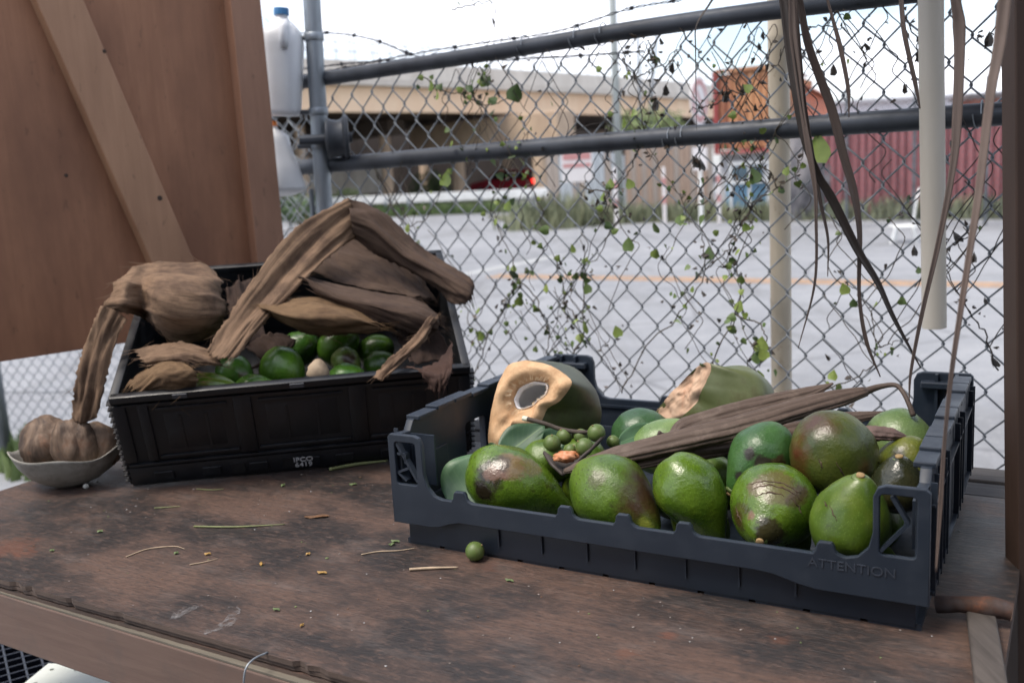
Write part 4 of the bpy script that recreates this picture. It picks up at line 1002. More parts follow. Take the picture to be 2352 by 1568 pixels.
def avo_mat(name, g1, g2, patches=(), spots=.3, rough=.37, spotc=(.022, .015, .01), pale=.4, bump=.4):
    n = NT(name); co = n.co('Object'); f = n.noise(co, 22, 5, .6); f2 = n.noise(co, 9, 4); v = n.voro(co, 420); v2 = n.voro(n.co('Object', loc=(.3, .1, .2)), 190)
    c = n.ramp(f, (.3, g1), (.7, g2)); c = n.mix(n.ramp(v, (.12, pale), (.3, 0.0)), c, tuple(min(1, x * 2.0 + .03) for x in g2))
    sp_ = n.math('MULTIPLY', n.ramp(v2, (.16, 1.0), (.26, 0.0)), n.ramp(f2, (.5, 0.0), (.62, 1.0))); c = n.mix(n.math('MULTIPLY', sp_, spots), c, spotc)
    mt = n.noise(n.co('Object', loc=(.2, .7, .1)), 75, 6, .75); c = n.mix(n.math('MULTIPLY', n.ramp(mt, (.54, 0.0), (.66, .55)), n.ramp(n.noise(n.co('Object', loc=(.9, .3, .4)), 24, 4), (.46, 0.0), (.6, 1.0))), c, tuple(x * .9 for x in spotc))
    yl = n.noise(n.co('Object', loc=(.5, .2, .6)), 16, 3); c = n.mix(n.ramp(yl, (.5, 0.0), (.68, .4)), c, (g2[0] * 1.9, g2[1] * 1.35, g2[2]))
    for (p, rad, colr, soft, amt) in patches:
        rad = rad * 1.15; ds = n.dist(co, p); ns_ = n.noise(n.co('Object', loc=(p[0] * 9, 0, 0)), 1.1 / rad, 6, .72)
        k = n.math('DIVIDE', n.math('ADD', ds, n.math('MULTIPLY', n.math('SUBTRACT', ns_, .5), rad * 1.7)), rad)
        c = n.mix(n.ramp(k, (max(.02, 1 - soft), amt), (1.0, 0.0)), c, colr)
    n.color(c); n.rough(n.ramp(n.noise(co, 30, 4), (.3, rough - .06), (.7, rough + .10))); n.bump(n.noise(co, 210, 3), bump, .0016); n.bump(n.noise(co, 45, 3), .35, .003); n.bump(n.noise(co, 600, 2), .2, .0006)
    n.b.inputs['Specular IOR Level'].default_value = .55
    return n.mat
STEM = simple('avocado_stem', (.30, .20, .09), .8, .4, 60)
G1, G2 = (.036, .078, .006), (.082, .145, .011)
def pix_axis(c, ax_px, toward):
    """world axis from a picture direction (dx right, dy down) and how much it points at the camera"""
    dx, dy = ax_px; v = (_r * dx - _u * dy)
    if v.length > 0: v.normalize()
    w = (CAM - c).normalized(); s_ = math.sqrt(max(0, 1 - toward ** 2))
    return (v * s_ + w * toward).normalized()
def avocado(c, Rpx, Lr, ax, toward, neck, label, g=(G1, G2), patches=(), stem=True, group='avocados in the grey crate', name='avocado', seed=None, cat='avocado', **kw):
    R = Rpx * 1.03 * mpp(c); L = 2 * R * Lr; A = pix_axis(c, ax, toward); sd = seed if seed is not None else random.random() * 50
    q = A.to_track_quat('Z', 'Y').to_matrix().to_4x4(); Mx = Matrix.Translation(c) @ q; inv = Mx.inverted()
    mesh = avo_mesh(L, R, neck, sd); tree = BVHTree.FromPolygons([tuple(v) for v in mesh.v], mesh.f); pt = []
    for (px, py, rpx, colr, soft, amt) in patches:
        hit = tree.ray_cast(inv @ CAM, (inv.to_3x3() @ ray(px, py)).normalized())[0]
        if hit is None: hit = tree.find_nearest(inv @ (CAM + ray(px, py) * ((c - CAM).dot(_f) / F_PX)))[0]
        pt.append((tuple(hit), rpx * mpp(c), colr, soft, amt))
    t = bpy.data.objects.new(name, None); col.objects.link(t); t.matrix_world = Mx; t.empty_display_size = .02; tag(t, label, cat, group)
    body = mesh.build('fruit', avo_mat('skin_' + str(len(bpy.data.materials)), g[0], g[1], pt, **kw), None, smooth=True); child(body, t)
    if stem:
        m = MB(); zt = L / 2 * .985; rs = .0042
        m.lathe([(rs * 2.2, zt - .0042), (rs * 1.7, zt - .0008), (rs * 1.1, zt - .0004)], 14, mi=1); m.lathe([(rs, zt - .002), (rs * 1.05, zt + .002), (rs * .8, zt + .0026)], 10, mi=0)
        child(m.build('stem_scar', [STEM, simple('scar_ring', (.11, .16, .04), .5, .3, 60)], smooth=True), t)
    return t
BRN, DKB, RED, PINK, YEL = (.045, .02, .010), (.014, .008, .006), (.16, .025, .012), (.17, .088, .058), (.26, .28, .04)
avs = []; AVO = []
def AV(px, py, b, *a, **k):
    c = onA(px, py, b); k['_'] = 0; k.pop('_'); print('avo', px, py, 'z', round(c.z, 3), 'R', round(a[0] * mpp(c), 3)); avs.append((c, a[0] * mpp(c))); AVO.append(avocado(c, *a, **k)); return AVO[-1]
AV(1198, 1120, .085, 84, 1.58, (1, .45), .05, .66, 'long green avocado lying in the front left corner, pinkish scar on its back', patches=((1128, 1090, 42, DKB, .45, .9), (1175, 1066, 36, PINK, .35, .7), (1108, 1128, 30, DKB, .5, .95), (1130, 1085, 20, PINK, .3, .6), (1222, 1072, 24, PINK, .3, .45), (1150, 1062, 24, DKB, .4, .7)), seed=3, spots=.7, stem=False, rough=.24)
AV(1420, 1148, .075, 92, 1.32, (.62, .55), .50, .58, 'green avocado blushed dark brown on its right side, second from left in front', patches=((1490, 1125, 78, (.03, .011, .007), .7, .97), (1465, 1165, 50, (.05, .02, .012), .8, .85), (1482, 1208, 20, YEL, .6, .7), (1370, 1100, 22, BRN, .4, .5)), seed=11, spots=.8, stem=False)
AV(1596, 1146, .085, 79, 1.42, (.50, .8), .22, .60, 'plain glossy green avocado in the middle of the front row', seed=19, spots=.35, stem=False, rough=.22)
AV(1772, 1172, .075, 102, 1.12, (-.15, .4), .80, .45, 'front row avocado with brown cracks on top and a dark bitten hollow', patches=((1768, 1232, 36, (.028, .024, .010), .25, .97), (1695, 1190, 34, BRN, .6, .85), (1780, 1112, 44, (.10, .055, .035), .3, .6), (1838, 1130, 26, BRN, .5, .85), (1820, 1150, 18, BRN, .4, .7), (1725, 1183, 11, PINK, .5, .8), (1735, 1120, 22, (.10, .055, .035), .3, .6)), seed=27, spots=.5, rough=.25)
AV(1955, 1188, .055, 92, 1.24, (.18, -.8), .52, .47, 'smooth green avocado at the front right with its stem scar facing up', g=((.042, .082, .007), (.075, .125, .011)), seed=35, spots=.25, bump=.1)
AV(1738, 1060, .145, 72, 1.36, (-.62, .75), .2, .58, 'dark green avocado with brown scab spots lying on the front row', g=((.02, .065, .014), (.036, .10, .022)), patches=((1752, 1066, 20, DKB, .3, .97), (1722, 1042, 15, DKB, .4, .95), (1712, 1100, 18, DKB, .4, .95), (1742, 1096, 15, DKB, .4, .95), (1790, 1062, 18, BRN, .4, .9), (1698, 1092, 12, DKB, .5, .9), (1785, 1100, 22, BRN, .5, .8)), seed=41)
AV(1910, 1040, .155, 97, 1.02, (-.35, -.6), .55, .12, 'big round red and green avocado on top of the pile', g=((.026, .040, .006), (.058, .075, .009)), patches=((1870, 970, 50, (.05, .010, .008), .8, .8), (1828, 1040, 42, (.085, .020, .009), .85, .85), (1835, 1090, 40, (.10, .032, .010), .85, .75), (1988, 1075, 26, (.085, .035, .010), .8, .6), (1950, 1112, 26, (.07, .03, .01), .8, .5), (1905, 985, 26, (.05, .016, .01), .7, .5)), seed=50, stem=False, spots=.5, pale=.2)
AV(2072, 1018, .30, 76, 1.05, (.9, .3), .1, .3, 'pale green avocado far back by the right wall under a pod tip', g=((.065, .115, .035), (.11, .165, .055)), seed=57, stem=False)
AV(2078, 1070, .21, 68, 1.08, (.2, -.5), .5, .25, 'yellowish green glossy avocado behind the dark one by the right wall', g=((.05, .07, .008), (.105, .12, .013)), patches=((2060, 1045, 20, DKB, .5, .8),), seed=63, stem=False)
AV(2062, 1112, .125, 60, 1.1, (.05, -.92), .3, .3, 'very dark glossy avocado with stem up in the right corner', g=((.012, .016, .008), (.028, .03, .012)), seed=70, rough=.2, pale=.1)
AV(1477, 1000, .27, 63, 1.1, (.9, .1), .1, .2, 'dark green avocado behind the twig of small limes', g=((.016, .055, .018), (.03, .08, .024)), seed=77, stem=False)
AV(1535, 1020, .22, 62, 1.45, (.93, -.35), .05, .35, 'pale green avocado half hidden under the dry pods', g=((.085, .15, .04), (.14, .21, .065)), seed=83, stem=False)
AV(1258, 1062, .14, 50, 1.15, (.6, .3), .3, .3, 'small bright green avocado below the leaf and the lime cluster', seed=90, stem=False)
AV(1640, 1110, .22, 62, 1.1, (.3, .3), .2, .3, 'green avocado deep in the crate beneath the pods', seed=94, stem=False)
# fruit holding up the pile (only slivers show); smaller ones added to darken gaps
for k, (a, b) in enumerate(((.16, .24), (.30, .30), (.43, .22), (.53, .30), (.55, .16), (.33, .18), (.10, .15), (.205, .15), (.26, .10), (.375, .11), (.475, .10), (.565, .075))):
    c = lA(a, b, .052 if k < 6 else .044); t = avocado(c, (.038 if k < 6 else .031) / mpp(c), 1.15, (random.uniform(-1, 1), .3), .1, .25, 'shaded green avocado buried under the pile in the grey crate', seed=100 + k, stem=False)

# corky cracks on skins
def cracks(fr, lines, r=.0009):
    body = fr.children[0]; me = body.data; M = world_mat(fr); inv = M.inverted(); tree = BVHTree.FromPolygons([tuple(v.co) for v in me.vertices], [tuple(p.vertices) for p in me.polygons])
    for ln_ in lines:
        P = []
        for q in catmull([V(x, y, 0) for x, y in ln_], 14):
            h = tree.ray_cast(inv @ CAM, (inv.to_3x3() @ ray(q.x + random.gauss(0, 1.2), q.y + random.gauss(0, 1.2))).normalized())[0]
            if h is not None: P.append(h)
        if len(P) < 3: continue
        m = MB(); m.tube(P, [r * (.4 + .8 * random.random()) * math.sin(math.pi * (i + .5) / len(P)) + .0002 for i in range(len(P))], 5); child(m.build('skin_crack', CORK, smooth=True), fr)
CORK = simple('corky_scar', (.085, .05, .032), .85, .5, 90, .4, 200)
cracks(AVO[3], (((1718, 1112), (1760, 1104), (1806, 1112), (1836, 1132)), ((1726, 1124), (1768, 1114), (1812, 1126), (1842, 1150)), ((1736, 1138), (1770, 1130), (1800, 1138)), ((1815, 1140), (1835, 1165), (1842, 1185)), ((1690, 1160), (1695, 1180), (1704, 1200))))
cracks(AVO[4], (((1905, 1160), (1915, 1180), (1922, 1195)), ((1893, 1150), (1900, 1165))), .0006)
cracks(AVO[6], (((1920, 1060), (1935, 1085), (1945, 1100)), ((1880, 1055), (1890, 1075))), .0006)
c = onA(1768, 1222, .0); n_ = (CAM - c).normalized()
# ------------------------------------------------------------------ fruit in the black crate
bl_lab = ['dark green fruit at centre left of the black crate', 'bright green round fruit at the front middle of the black crate', 'green fruit high in the middle under the husks', 'shaded green fruit right behind the husk strip', 'glossy green fruit at the right, upper of two', 'lower green fruit at the right, partly under the dry strip', 'small green fruit behind the front rim right of the pale bud', 'long yellowish green fruit at the front left rim', 'low green fruit lying behind the front rim in the middle', 'brown scarred green fruit behind the pale bud']
GB = ((.028, .08, .006), (.06, .14, .014))
for k, (px, py, r, b, Lr, ax, g) in enumerate(((541, 857, 40, .10, 1.15, (.5, .4), ((.02, .065, .008), (.04, .11, .014))), (651, 852, 52, .11, 1.1, (.4, .5), GB), (779, 797, 45, .20, 1.1, (.3, -.2), GB), (690, 800, 42, .21, 1.1, (.3, -.2), ((.02, .065, .008), (.04, .11, .014))), (865, 806, 39, .20, 1.1, (.4, -.2), GB), (874, 840, 37, .14, 1.1, (.4, -.2), GB), (797, 868, 36, .075, 1.2, (1, -.1), ((.04, .12, .012), (.07, .18, .02))), (490, 890, 34, .06, 1.8, (1, .12), ((.09, .17, .012), (.15, .24, .025))), (590, 895, 36, .06, 1.5, (1, .05), GB), (797, 832, 33, .13, 1.1, (.3, .3), ((.10, .16, .03), (.16, .22, .05))))):
    c = onBf(px, py, b); q = MBm.inverted() @ c; print('bf', k, [round(x, 3) for x in q])
    pt = ((800, 822, 22, BRN, .6, .95), (782, 845, 14, BRN, .6, .9)) if k == 9 else (((560, 862, 12, BRN, .5, .7),) if k == 0 else ())
    avocado(c, r, Lr, ax, .25, .25, bl_lab[k], g=g, patches=pt, seed=120 + k, stem=False, group='green fruit in the black crate', name='green_fruit', cat='fruit', rough=.27, pale=.15, bump=.15)
# ------------------------------------------------------------------ coconuts
def m_coco_skin(name, c1, c2, c3):
    n = NT(name); co = n.co('Object'); f = n.noise(co, 12, 5, .6); f2 = n.noise(co, 26, 6, .7); st_ = n.noise(n.co('Object', (1, 1, .15)), 90, 4)
    c = n.ramp(f, (.32, c1), (.66, c2)); c = n.mix(n.ramp(f2, (.5, 0.0), (.66, .7)), c, c3); c = n.mix(n.ramp(st_, (.6, 0.0), (.75, .35)), c, c3)
    n.color(c); n.rough(.42); n.bump(f2, .12, .001); return n.mat
n = NT('cut_husk'); co = n.co('Object'); f = n.noise(co, 55, 6, .7); f2 = n.noise(co, 9, 5, .7, 1.0); fb_ = n.noise(n.co('Object', (1, 1, 1)), 240, 3)
c = n.ramp(f, (.3, (.40, .235, .12)), (.65, (.55, .365, .21))); c = n.mix(n.ramp(f2, (.53, 0.0), (.66, .6)), c, (.38, .16, .06)); c = n.mix(n.ramp(fb_, (.6, 0.0), (.72, .4)), c, (.66, .47, .28))
n.color(c); n.rough(.8); n.bump(f, .5, .003); n.bump(fb_, .3, .001); HUSKCUT = n.mat
n = NT('cut_husk_pink'); co = n.co('Object', (1, 1, .3)); f = n.noise(co, 40, 6, .65); f2 = n.noise(co, 18, 5, .7)
c = n.ramp(f, (.3, (.38, .24, .16)), (.65, (.52, .37, .26))); c = n.mix(n.ramp(f2, (.57, 0.0), (.7, .5)), c, (.42, .15, .07)); n.color(c); n.rough(.8); n.bump(f, .5, .002); HUSKCUT2 = n.mat
FLESH = simple('coconut_flesh', (.74, .74, .76), .35, .08, 20); CAVITY = simple('coconut_inside', (.72, .71, .70), .45, .15, 15)
def coconut(rim_px, hole, plane_p, nrm, S, R, axis_len, skin, cutm, label, rim_r=None, hole_dep=.05):
    """rim_px: outline of the cut face in the picture, laid on the cut plane; S: body centre"""
    t = thing('coconut', V(S.x, S.y, S.z - R), label, 'coconut', 'opened coconuts in the grey crate'); N = 48
    nrm = nrm.normalized(); rim = catmull([onPl(x, y, plane_p, nrm) for x, y in rim_px + rim_px[:1]], N + 1)[:N]
    cen = sum(rim, Vector()) / N
    e1 = nrm.orthogonal().normalized(); e2 = nrm.cross(e1)
    rim = [p + nrm * (.004 * fbm(p * 40)) for p in rim]
    # outer husk from the rim to the far pole
    rings = 22; vs = []
    ang = [math.atan2((p - cen).dot(e2), (p - cen).dot(e1)) for p in rim]
    for i in range(rings + 1):
        u = i / rings
        for p, a in zip(rim, ang):
            th = math.radians(72) + (math.pi - math.radians(72)) * u
            d = (e1 * math.cos(a) + e2 * math.sin(a)) * math.sin(th) + nrm * math.cos(th) * axis_len
            q = S + d * R * (1 + .03 * math.cos(3 * a + .6) * math.sin(th) + .02 * fbm(d * 2))
            w = min(1, u / .30); w = w * w * (3 - 2 * w); vs.append(p.lerp(q, w))
    m = MB(); m.add(vs, [(i * N + j, i * N + (j + 1) % N, (i + 1) * N + (j + 1) % N, (i + 1) * N + j) for i in range(rings) for j in range(N)])
    m.build('husk', skin, t, smooth=True, origin=S)
    # cut face
    hc = onPl(hole[0], hole[1], plane_p, nrm) if hole else cen; hr = hole[2] * mpp(hc) if hole else .004; hr2 = hole[3] * mpp(hc) if hole else .003
    hx = onPl(hole[0] + 20, hole[1] - 9, plane_p, nrm) - hc if hole else e1; hx.normalize(); hy = nrm.cross(hx)
    def hp(k, sc, dep): 
        ir = 1 + .10 * math.sin(2 * k + .7) + .07 * math.sin(3 * k + 2.0) + .03 * math.sin(7 * k); return hc + hx * (math.cos(k) * hr * sc * ir) + hy * (math.sin(k) * hr2 * sc * ir) - nrm * dep
    ha = [math.atan2((p - hc).dot(hy), (p - hc).dot(hx)) for p in rim]
    m = MB(); vs = []; K = 14
    for i in range(K + 1):
        u = i / K
        for p, a in zip(rim, ha):
            q = hp(a, 1.12, .010 if hole else 0); r_ = p.lerp(q, u); r_ = r_ + nrm * (.009 * fbm(r_ * 26 + V(4, 0, 0)) * math.sin(u * math.pi) + .003 * fbm(r_ * 110) * (1 if 0 < i else 0) + (.010 * math.sin(u * math.pi) if hole else .0)); vs.append(r_)
    m.add(vs, [(i * N + j, (i + 1) * N + j, (i + 1) * N + (j + 1) % N, i * N + (j + 1) % N) for i in range(K) for j in range(N)])
    if not hole: m.add([vs[K * N + j] for j in range(N)], [tuple(range(N))])
    m.build('cut_face', cutm, t, smooth=True, origin=S)
    if hole:
        m = MB(); vs = []; prof = [(1.14, .016), (1.09, .008), (1.03, .007), (.98, .011), (.95, .018)]
        for sc, dp in prof: vs += [hp(a, sc, dp) for a in ha]
        m.add(vs, [(i * N + j, (i + 1) * N + j, (i + 1) * N + (j + 1) % N, i * N + (j + 1) % N) for i in range(len(prof) - 1) for j in range(N)]); m.build('flesh_ring', FLESH, t, smooth=True)
        m = MB(); vs = []; prof = [(.95, .018), (1.12, .028), (1.35, .04), (1.3, .06), (1.0, .075), (.5, .085), (.05, .088)]
        for sc, dp in prof: vs += [hp(a, sc, dp) for a in ha]
        m.add(vs, [(i * N + j, (i + 1) * N + j, (i + 1) * N + (j + 1) % N, i * N + (j + 1) % N) for i in range(len(prof) - 1) for j in range(N)] + [tuple((len(prof) - 1) * N + j for j in range(N))]); m.build('inner_wall', CAVITY, t, smooth=True)
        m = MB()                                       # torn fibres round the opening
        for k in range(90):
            a = random.uniform(0, 6.28); p = hp(a, random.uniform(1.1, 1.3), -.004); d = (p - hc).normalized()
            m.tube([p, p + d * random.uniform(.003, .009) + nrm * random.uniform(.001, .004) + Vector((random.gauss(0, .001), 0, random.gauss(0, .001)))], [.00035, .00015], 3, cap=False)
        o = m.build('fibre', simple('pale_fibre', (.7, .56, .38), .8), t); o['kind'] = 'stuff'
    return t, cen
c_pl = onA(1185, 925, .205); nr_ = V(-.34, -.86, .38)
Sb = onA(1268, 940, .275)
coconut([(1205, 826), (1262, 838), (1308, 868), (1312, 888), (1284, 922), (1256, 938), (1245, 962), (1228, 986), (1180, 985), (1166, 1010), (1150, 1038), (1128, 1034), (1122, 1000), (1128, 950), (1138, 900), (1150, 868), (1168, 838)], (1213, 904, 38, 25), c_pl, nr_, Sb, 112 * mpp(Sb), 1.0,
        m_coco_skin('coconut_skin_dark', (.024, .03, .009), (.06, .068, .025), (.032, .022, .012)), HUSKCUT, 'opened coconut at left with a white ringed hole in its peach coloured cut face')
c_pl2 = onA(1570, 900, .40); nr2 = V(-.78, -.50, .22); Sb2 = onA(1668, 932, .40)
coconut([(1598, 846), (1622, 832), (1632, 842), (1620, 880), (1606, 910), (1588, 938), (1562, 958), (1530, 966), (1504, 956), (1530, 918), (1562, 882)], None, c_pl2, nr2, Sb2, 98 * mpp(Sb2), 1.32,
        m_coco_skin('coconut_skin_green', (.055, .07, .02), (.12, .14, .06), (.06, .05, .02)), HUSKCUT2, 'green coconut at the back with a slanting pinkish cut end')
m = MB()
q = onA(1752, 880, .33)

# ------------------------------------------------------------------ dry seed pods
n = NT('dry_pod'); co = n.co('UV', (4, 60, 1)); f = n.noise(co, 4, 5, .6); f2 = n.noise(n.co('Object'), 45, 5, .7); c = n.ramp(f, (.3, (.042, .026, .019)), (.7, (.10, .066, .048))); c = n.mix(n.ramp(f2, (.5, 0.0), (.7, .6)), c, (.15, .112, .088)); xs = n.node('ShaderNodeSeparateXYZ'); n.link(n.co('UV'), xs.inputs[0]); gv = n.math('ABSOLUTE', n.math('SINE', n.math('MULTIPLY', xs.outputs[1], 28.27))); c = n.mix(n.ramp(gv, (.04, .42), (.4, 0.0)), c, (.026, .017, .013))
n.color(c); n.rough(.7); n.bump(f, .3, .001); n.bump(f2, .25, .0008); PODM = n.mat
PODRED = simple('dry_pod_inside', (.16, .075, .05), .7, .4, 30, .3, 90)
def pod(pts, rad, label, ridges=7, flat=.66, mat=None, stem=None, name='seed_pod'):
    n_ = 60; P = catmull(pts, n_); Rr = lerp1(rad, n_); t = thing(name, P[0], label, 'seed pod', 'dry seed pods on the grey crate'); ns = 56; vs = []; up = Vector((0, -.5, .87))
    for i, p in enumerate(P):
        d = (P[min(i + 1, n_ - 1)] - P[max(i - 1, 0)]).normalized(); y = up.cross(d).normalized(); z = d.cross(y)
        for j in range(ns):
            a = 2 * math.pi * j / ns; rr = Rr[i] * 1.34 * (1 - .15 * (1 - abs(math.sin(a * 4.5 + .3 * math.sin(i * .12)))) ** 1.5 + .11 * fbm(V(i * .16, math.cos(a) * 1.5, math.sin(a) * 1.5)))
            vs.append(p + y * math.cos(a) * rr + z * math.sin(a) * rr * flat)
    m = MB(); m.add(vs, [(i * ns + j, i * ns + (j + 1) % ns, (i + 1) * ns + (j + 1) % ns, (i + 1) * ns + j) for i in range(n_ - 1) for j in range(ns)] + [tuple(range(ns - 1, -1, -1)), tuple((n_ - 1) * ns + j for j in range(ns))])
    o = m.build('pod', mat or PODM, t, smooth=True); uvl = o.data.uv_layers.new(name='UVMap')
    for poly in o.data.polygons:
        for li, vi in zip(poly.loop_indices, poly.vertices):
            j = vi % ns; uvl.data[li].uv = (vi // ns / n_, j / ns)
    if stem:
        m = MB(); m.tube(catmull(stem, 24), lerp1([.0055, .0035, .0028, .003, .0035], 24), 8); m.build('stalk', mat or PODM, t, smooth=True)
    return t
def pA(px, py, b): return onA(px, py, b)
pm = mpp(onA(1600, 1000, .18))
pod([pA(1296, 1082, .085), pA(1420, 1046, .105), pA(1560, 1012, .14), pA(1700, 978, .18), pA(1850, 934, .24), pA(1988, 898, .30)], [5 * pm, 15 * pm, 18 * pm, 20 * pm, 21 * pm, 22 * pm, 22 * pm, 22 * pm, 21 * pm, 20 * pm, 18 * pm, 10 * pm], 'longest dark ridged seed pod, reaching from the lime cluster to a hooked stalk', stem=[pA(1985, 900, .30), pA(2020, 888, .31), pA(2056, 884, .31), pA(2074, 900, .30), pA(2088, 928, .29), pA(2098, 955, .285)])
pod([pA(1545, 1000, .165), pA(1580, 978, .20), pA(1680, 948, .24), pA(1780, 922, .28), pA(1860, 902, .31), pA(1914, 880, .32)], [8 * pm, 19 * pm, 20 * pm, 18 * pm, 14 * pm, 2 * pm], 'upper grey brown pod with a curled tip, in front of the green coconut', stem=[pA(1548, 1000, .165), pA(1528, 1000, .155), pA(1512, 994, .15)])
pod([pA(1404, 1082, .10), pA(1470, 1064, .115), pA(1560, 1040, .15), pA(1680, 1018, .20), pA(1800, 1000, .26), pA(1930, 965, .34), pA(2050, 946, .40)], [1.5 * pm, 12 * pm, 20 * pm, 26 * pm, 26 * pm, 18 * pm, 3 * pm], 'reddish tipped split pod lying lowest behind the avocados', flat=.6, mat=PODM)
pod([pA(1975, 996, .20), pA(2010, 995, .20), pA(2050, 997, .205), pA(2088, 1005, .21)], [16 * pm, 15 * pm, 12 * pm, 2 * pm], 'short purple brown pod end lying on the pale green avocado', mat=simple('purple_pod', (.12, .075, .065), .7, .4, 40, .3, 90))
# split shell with limes
n0 = onA(1310, 1050, .12)
m = MB(); t = thing('pod_shell', n0, 'dark split pod shell holding the small limes', 'seed pod', 'dry seed pods on the grey crate')
L_ = catmull([pA(1246, 1040, .12), pA(1262, 1066, .10), pA(1290, 1092, .092)], 14); R2 = catmull([pA(1392, 1000, .15), pA(1345, 1046, .11), pA(1296, 1090, .094)], 14); C_ = catmull([pA(1330, 1030, .17), pA(1310, 1068, .13), pA(1294, 1094, .098)], 14)
vs = []; 
for i in range(14):
    for w in range(9):
        u = w / 8; p = L_[i] * (1 - u) ** 2 + C_[i] * 2 * u * (1 - u) + R2[i] * u * u + V(0, 0, -.018 * math.sin(math.pi * u) * (1 - i / 14)); vs.append(p + V(0, 0, .001 * fbm(p * 70)))
m.add(vs, [(i * 9 + w, i * 9 + w + 1, (i + 1) * 9 + w + 1, (i + 1) * 9 + w) for i in range(13) for w in range(8)]); o = m.build('shell', simple('shell_dark', (.045, .034, .03), .7, .4, 40, .4, 120), t, smooth=True); md = o.modifiers.new('s', 'SOLIDIFY'); md.thickness = .0035
n = NT('lime_skin'); co = n.co('Object'); f = n.noise(co, 60, 4); n.color(n.mix(n.ramp(n.noise(co, 120, 4), (.56, 0.0), (.7, .5)), n.ramp(f, (.3, (.06, .10, .02)), (.7, (.105, .15, .038))), (.09, .065, .03))); n.rough(.5); n.bump(f, .15, .0005); LIME = n.mat
def lime(c, r, label, grp):
    t = thing('small_lime', c - V(0, 0, r), label, 'fruit', grp); m = MB(); bm = bmesh.new(); bmesh.ops.create_icosphere(bm, subdivisions=3, radius=r)
    m.add([v.co * (1 + .025 * fbm(v.co / r * 1.4 + c * 50)) for v in bm.verts], [tuple(v.index for v in f.verts) for f in bm.faces]); bm.free()
    m.v = [v + c for v in m.v]; m.build('fruit', LIME, t, smooth=True, origin=c)
    d = Vector((random.gauss(0, .5), -.3, 1)).normalized(); m = MB(); m.tube([c + d * r * .97, c + d * r * 1.12], [.0012, .0008], 6); m.build('stem', STEM, t)
for k, (px, py, r, b, lab) in enumerate(((1268, 1018, 21, .135, 'small lime at the left end of the cluster'), (1296, 1002, 19, .16, 'small lime just under the cut twig'), (1334, 1001, 17, .165, 'small lime in the middle back of the cluster'), (1370, 994, 21, .15, 'topmost small lime at the right of the cluster'), (1342, 1026, 21, .125, 'lower front small lime of the cluster'), (1310, 1033, 14, .125, 'smallest lime of the cluster above the orange pulp'), (1408, 1014, 15, .17, 'pale small lime beside the start of the upper pod'))):
    c = onA(px, py, b); lime(c, r * mpp(c), lab, 'small limes')
c = atZ(1092, 1272); r = 22 * mpp(c); c = atZ(1092, 1290) + V(0, r * .4, r); lime(V(c.x, c.y, r), r, 'single small lime lying on the table in front of the grey crate', 'small limes')
tw = thing('lime_twig', pA(1205, 961, .15), 'thin brown twig with a pale cut end above the lime cluster', 'twig')
m = MB(); m.tube(catmull([pA(1212, 962, .15), pA(1250, 972, .155), pA(1290, 986, .16), pA(1335, 992, .16), pA(1372, 990, .17)], 24), lerp1([.0032, .003, .0032, .0028, .002], 24), 8); m.build('stem', simple('twig_bark', (.06, .045, .035), .8, .4, 60, .3, 150), tw, smooth=True)
m = MB(); m.tube([pA(1201, 960, .15), pA(1212, 962, .15)], [.0033, .0035], 8); m.build('cut_end', simple('cut_wood', (.62, .60, .48), .7), tw)
c = onA(1303, 1048, .112); m = MB(); bm = bmesh.new(); bmesh.ops.create_icosphere(bm, subdivisions=3, radius=1)
m.add([c + V(v.co.x * .016, v.co.y * .010, v.co.z * .007) * (1 + .5 * fbm(v.co * 2.2)) for v in bm.verts], [tuple(v.index for v in f.verts) for f in bm.faces]); bm.free()
o = m.build('fruit_pulp', simple('orange_pulp', (.55, .27, .15), .5, .3, 70, .3, 150, c2=(.36, .10, .02)), smooth=True); tag(o, 'broken piece of orange pink fruit pulp in the pod shell', 'fruit')

# ------------------------------------------------------------------ leaves in the crate
def m_leaf(name, a, b, vein):
    n = NT(name); co = n.co('UV'); x_ = n.node('ShaderNodeSeparateXYZ'); n.link(co, x_.inputs[0]); mid = n.math('ABSOLUTE', n.math('SUBTRACT', x_.outputs[1], .5))
    f = n.noise(n.co('Object'), 35, 4); c = n.ramp(f, (.3, a), (.7, b)); c = n.mix(n.ramp(mid, (.012, .8), (.035, 0.0)), c, vein)
    sv = n.math('FRACT', n.math('MULTIPLY', n.math('ADD', x_.outputs[0], n.math('MULTIPLY', mid, -.55)), 9)); c = n.mix(n.ramp(n.math('ABSOLUTE', n.math('SUBTRACT', sv, .5)), (.0, .35), (.07, 0.0)), c, vein)
    n.color(c); n.rough(.5); n.bump(f, .1, .001); return n.mat
LEAF_D = m_leaf('big_leaf_green', (.018, .055, .024), (.032, .08, .034), (.09, .15, .06)); LEAF_B = m_leaf('big_leaf_pale', (.05, .115, .055), (.07, .145, .07), (.12, .20, .10))
def leaf_mesh(base, tip, w, nrm, curl=.2, droop=.0, n_=18, wv=9, wave=.06):
    ax = tip - base; L = ax.length; ax.normalize(); y = nrm.cross(ax).normalized(); z = ax.cross(y); vs = []; uv = []
    for i in range(n_ + 1):
        u = i / n_; hw = w * (math.sin(math.pi * min(1, u ** .8)) ** .75 if 0 < u < 1 else 0.02)
        for j in range(wv):
            v = j / (wv - 1) * 2 - 1; vs.append(base + ax * L * u + y * hw * v + z * (curl * hw * abs(v) ** 1.5 - droop * L * (u - .5) ** 2 * 4 + wave * w * math.sin(u * 11 + v * 2) * abs(v))); uv.append((u, v / 2 + .5))
    fs = [(i * wv + j, (i + 1) * wv + j, (i + 1) * wv + j + 1, i * wv + j + 1) for i in range(n_) for j in range(wv - 1)]
    return vs, fs, uv
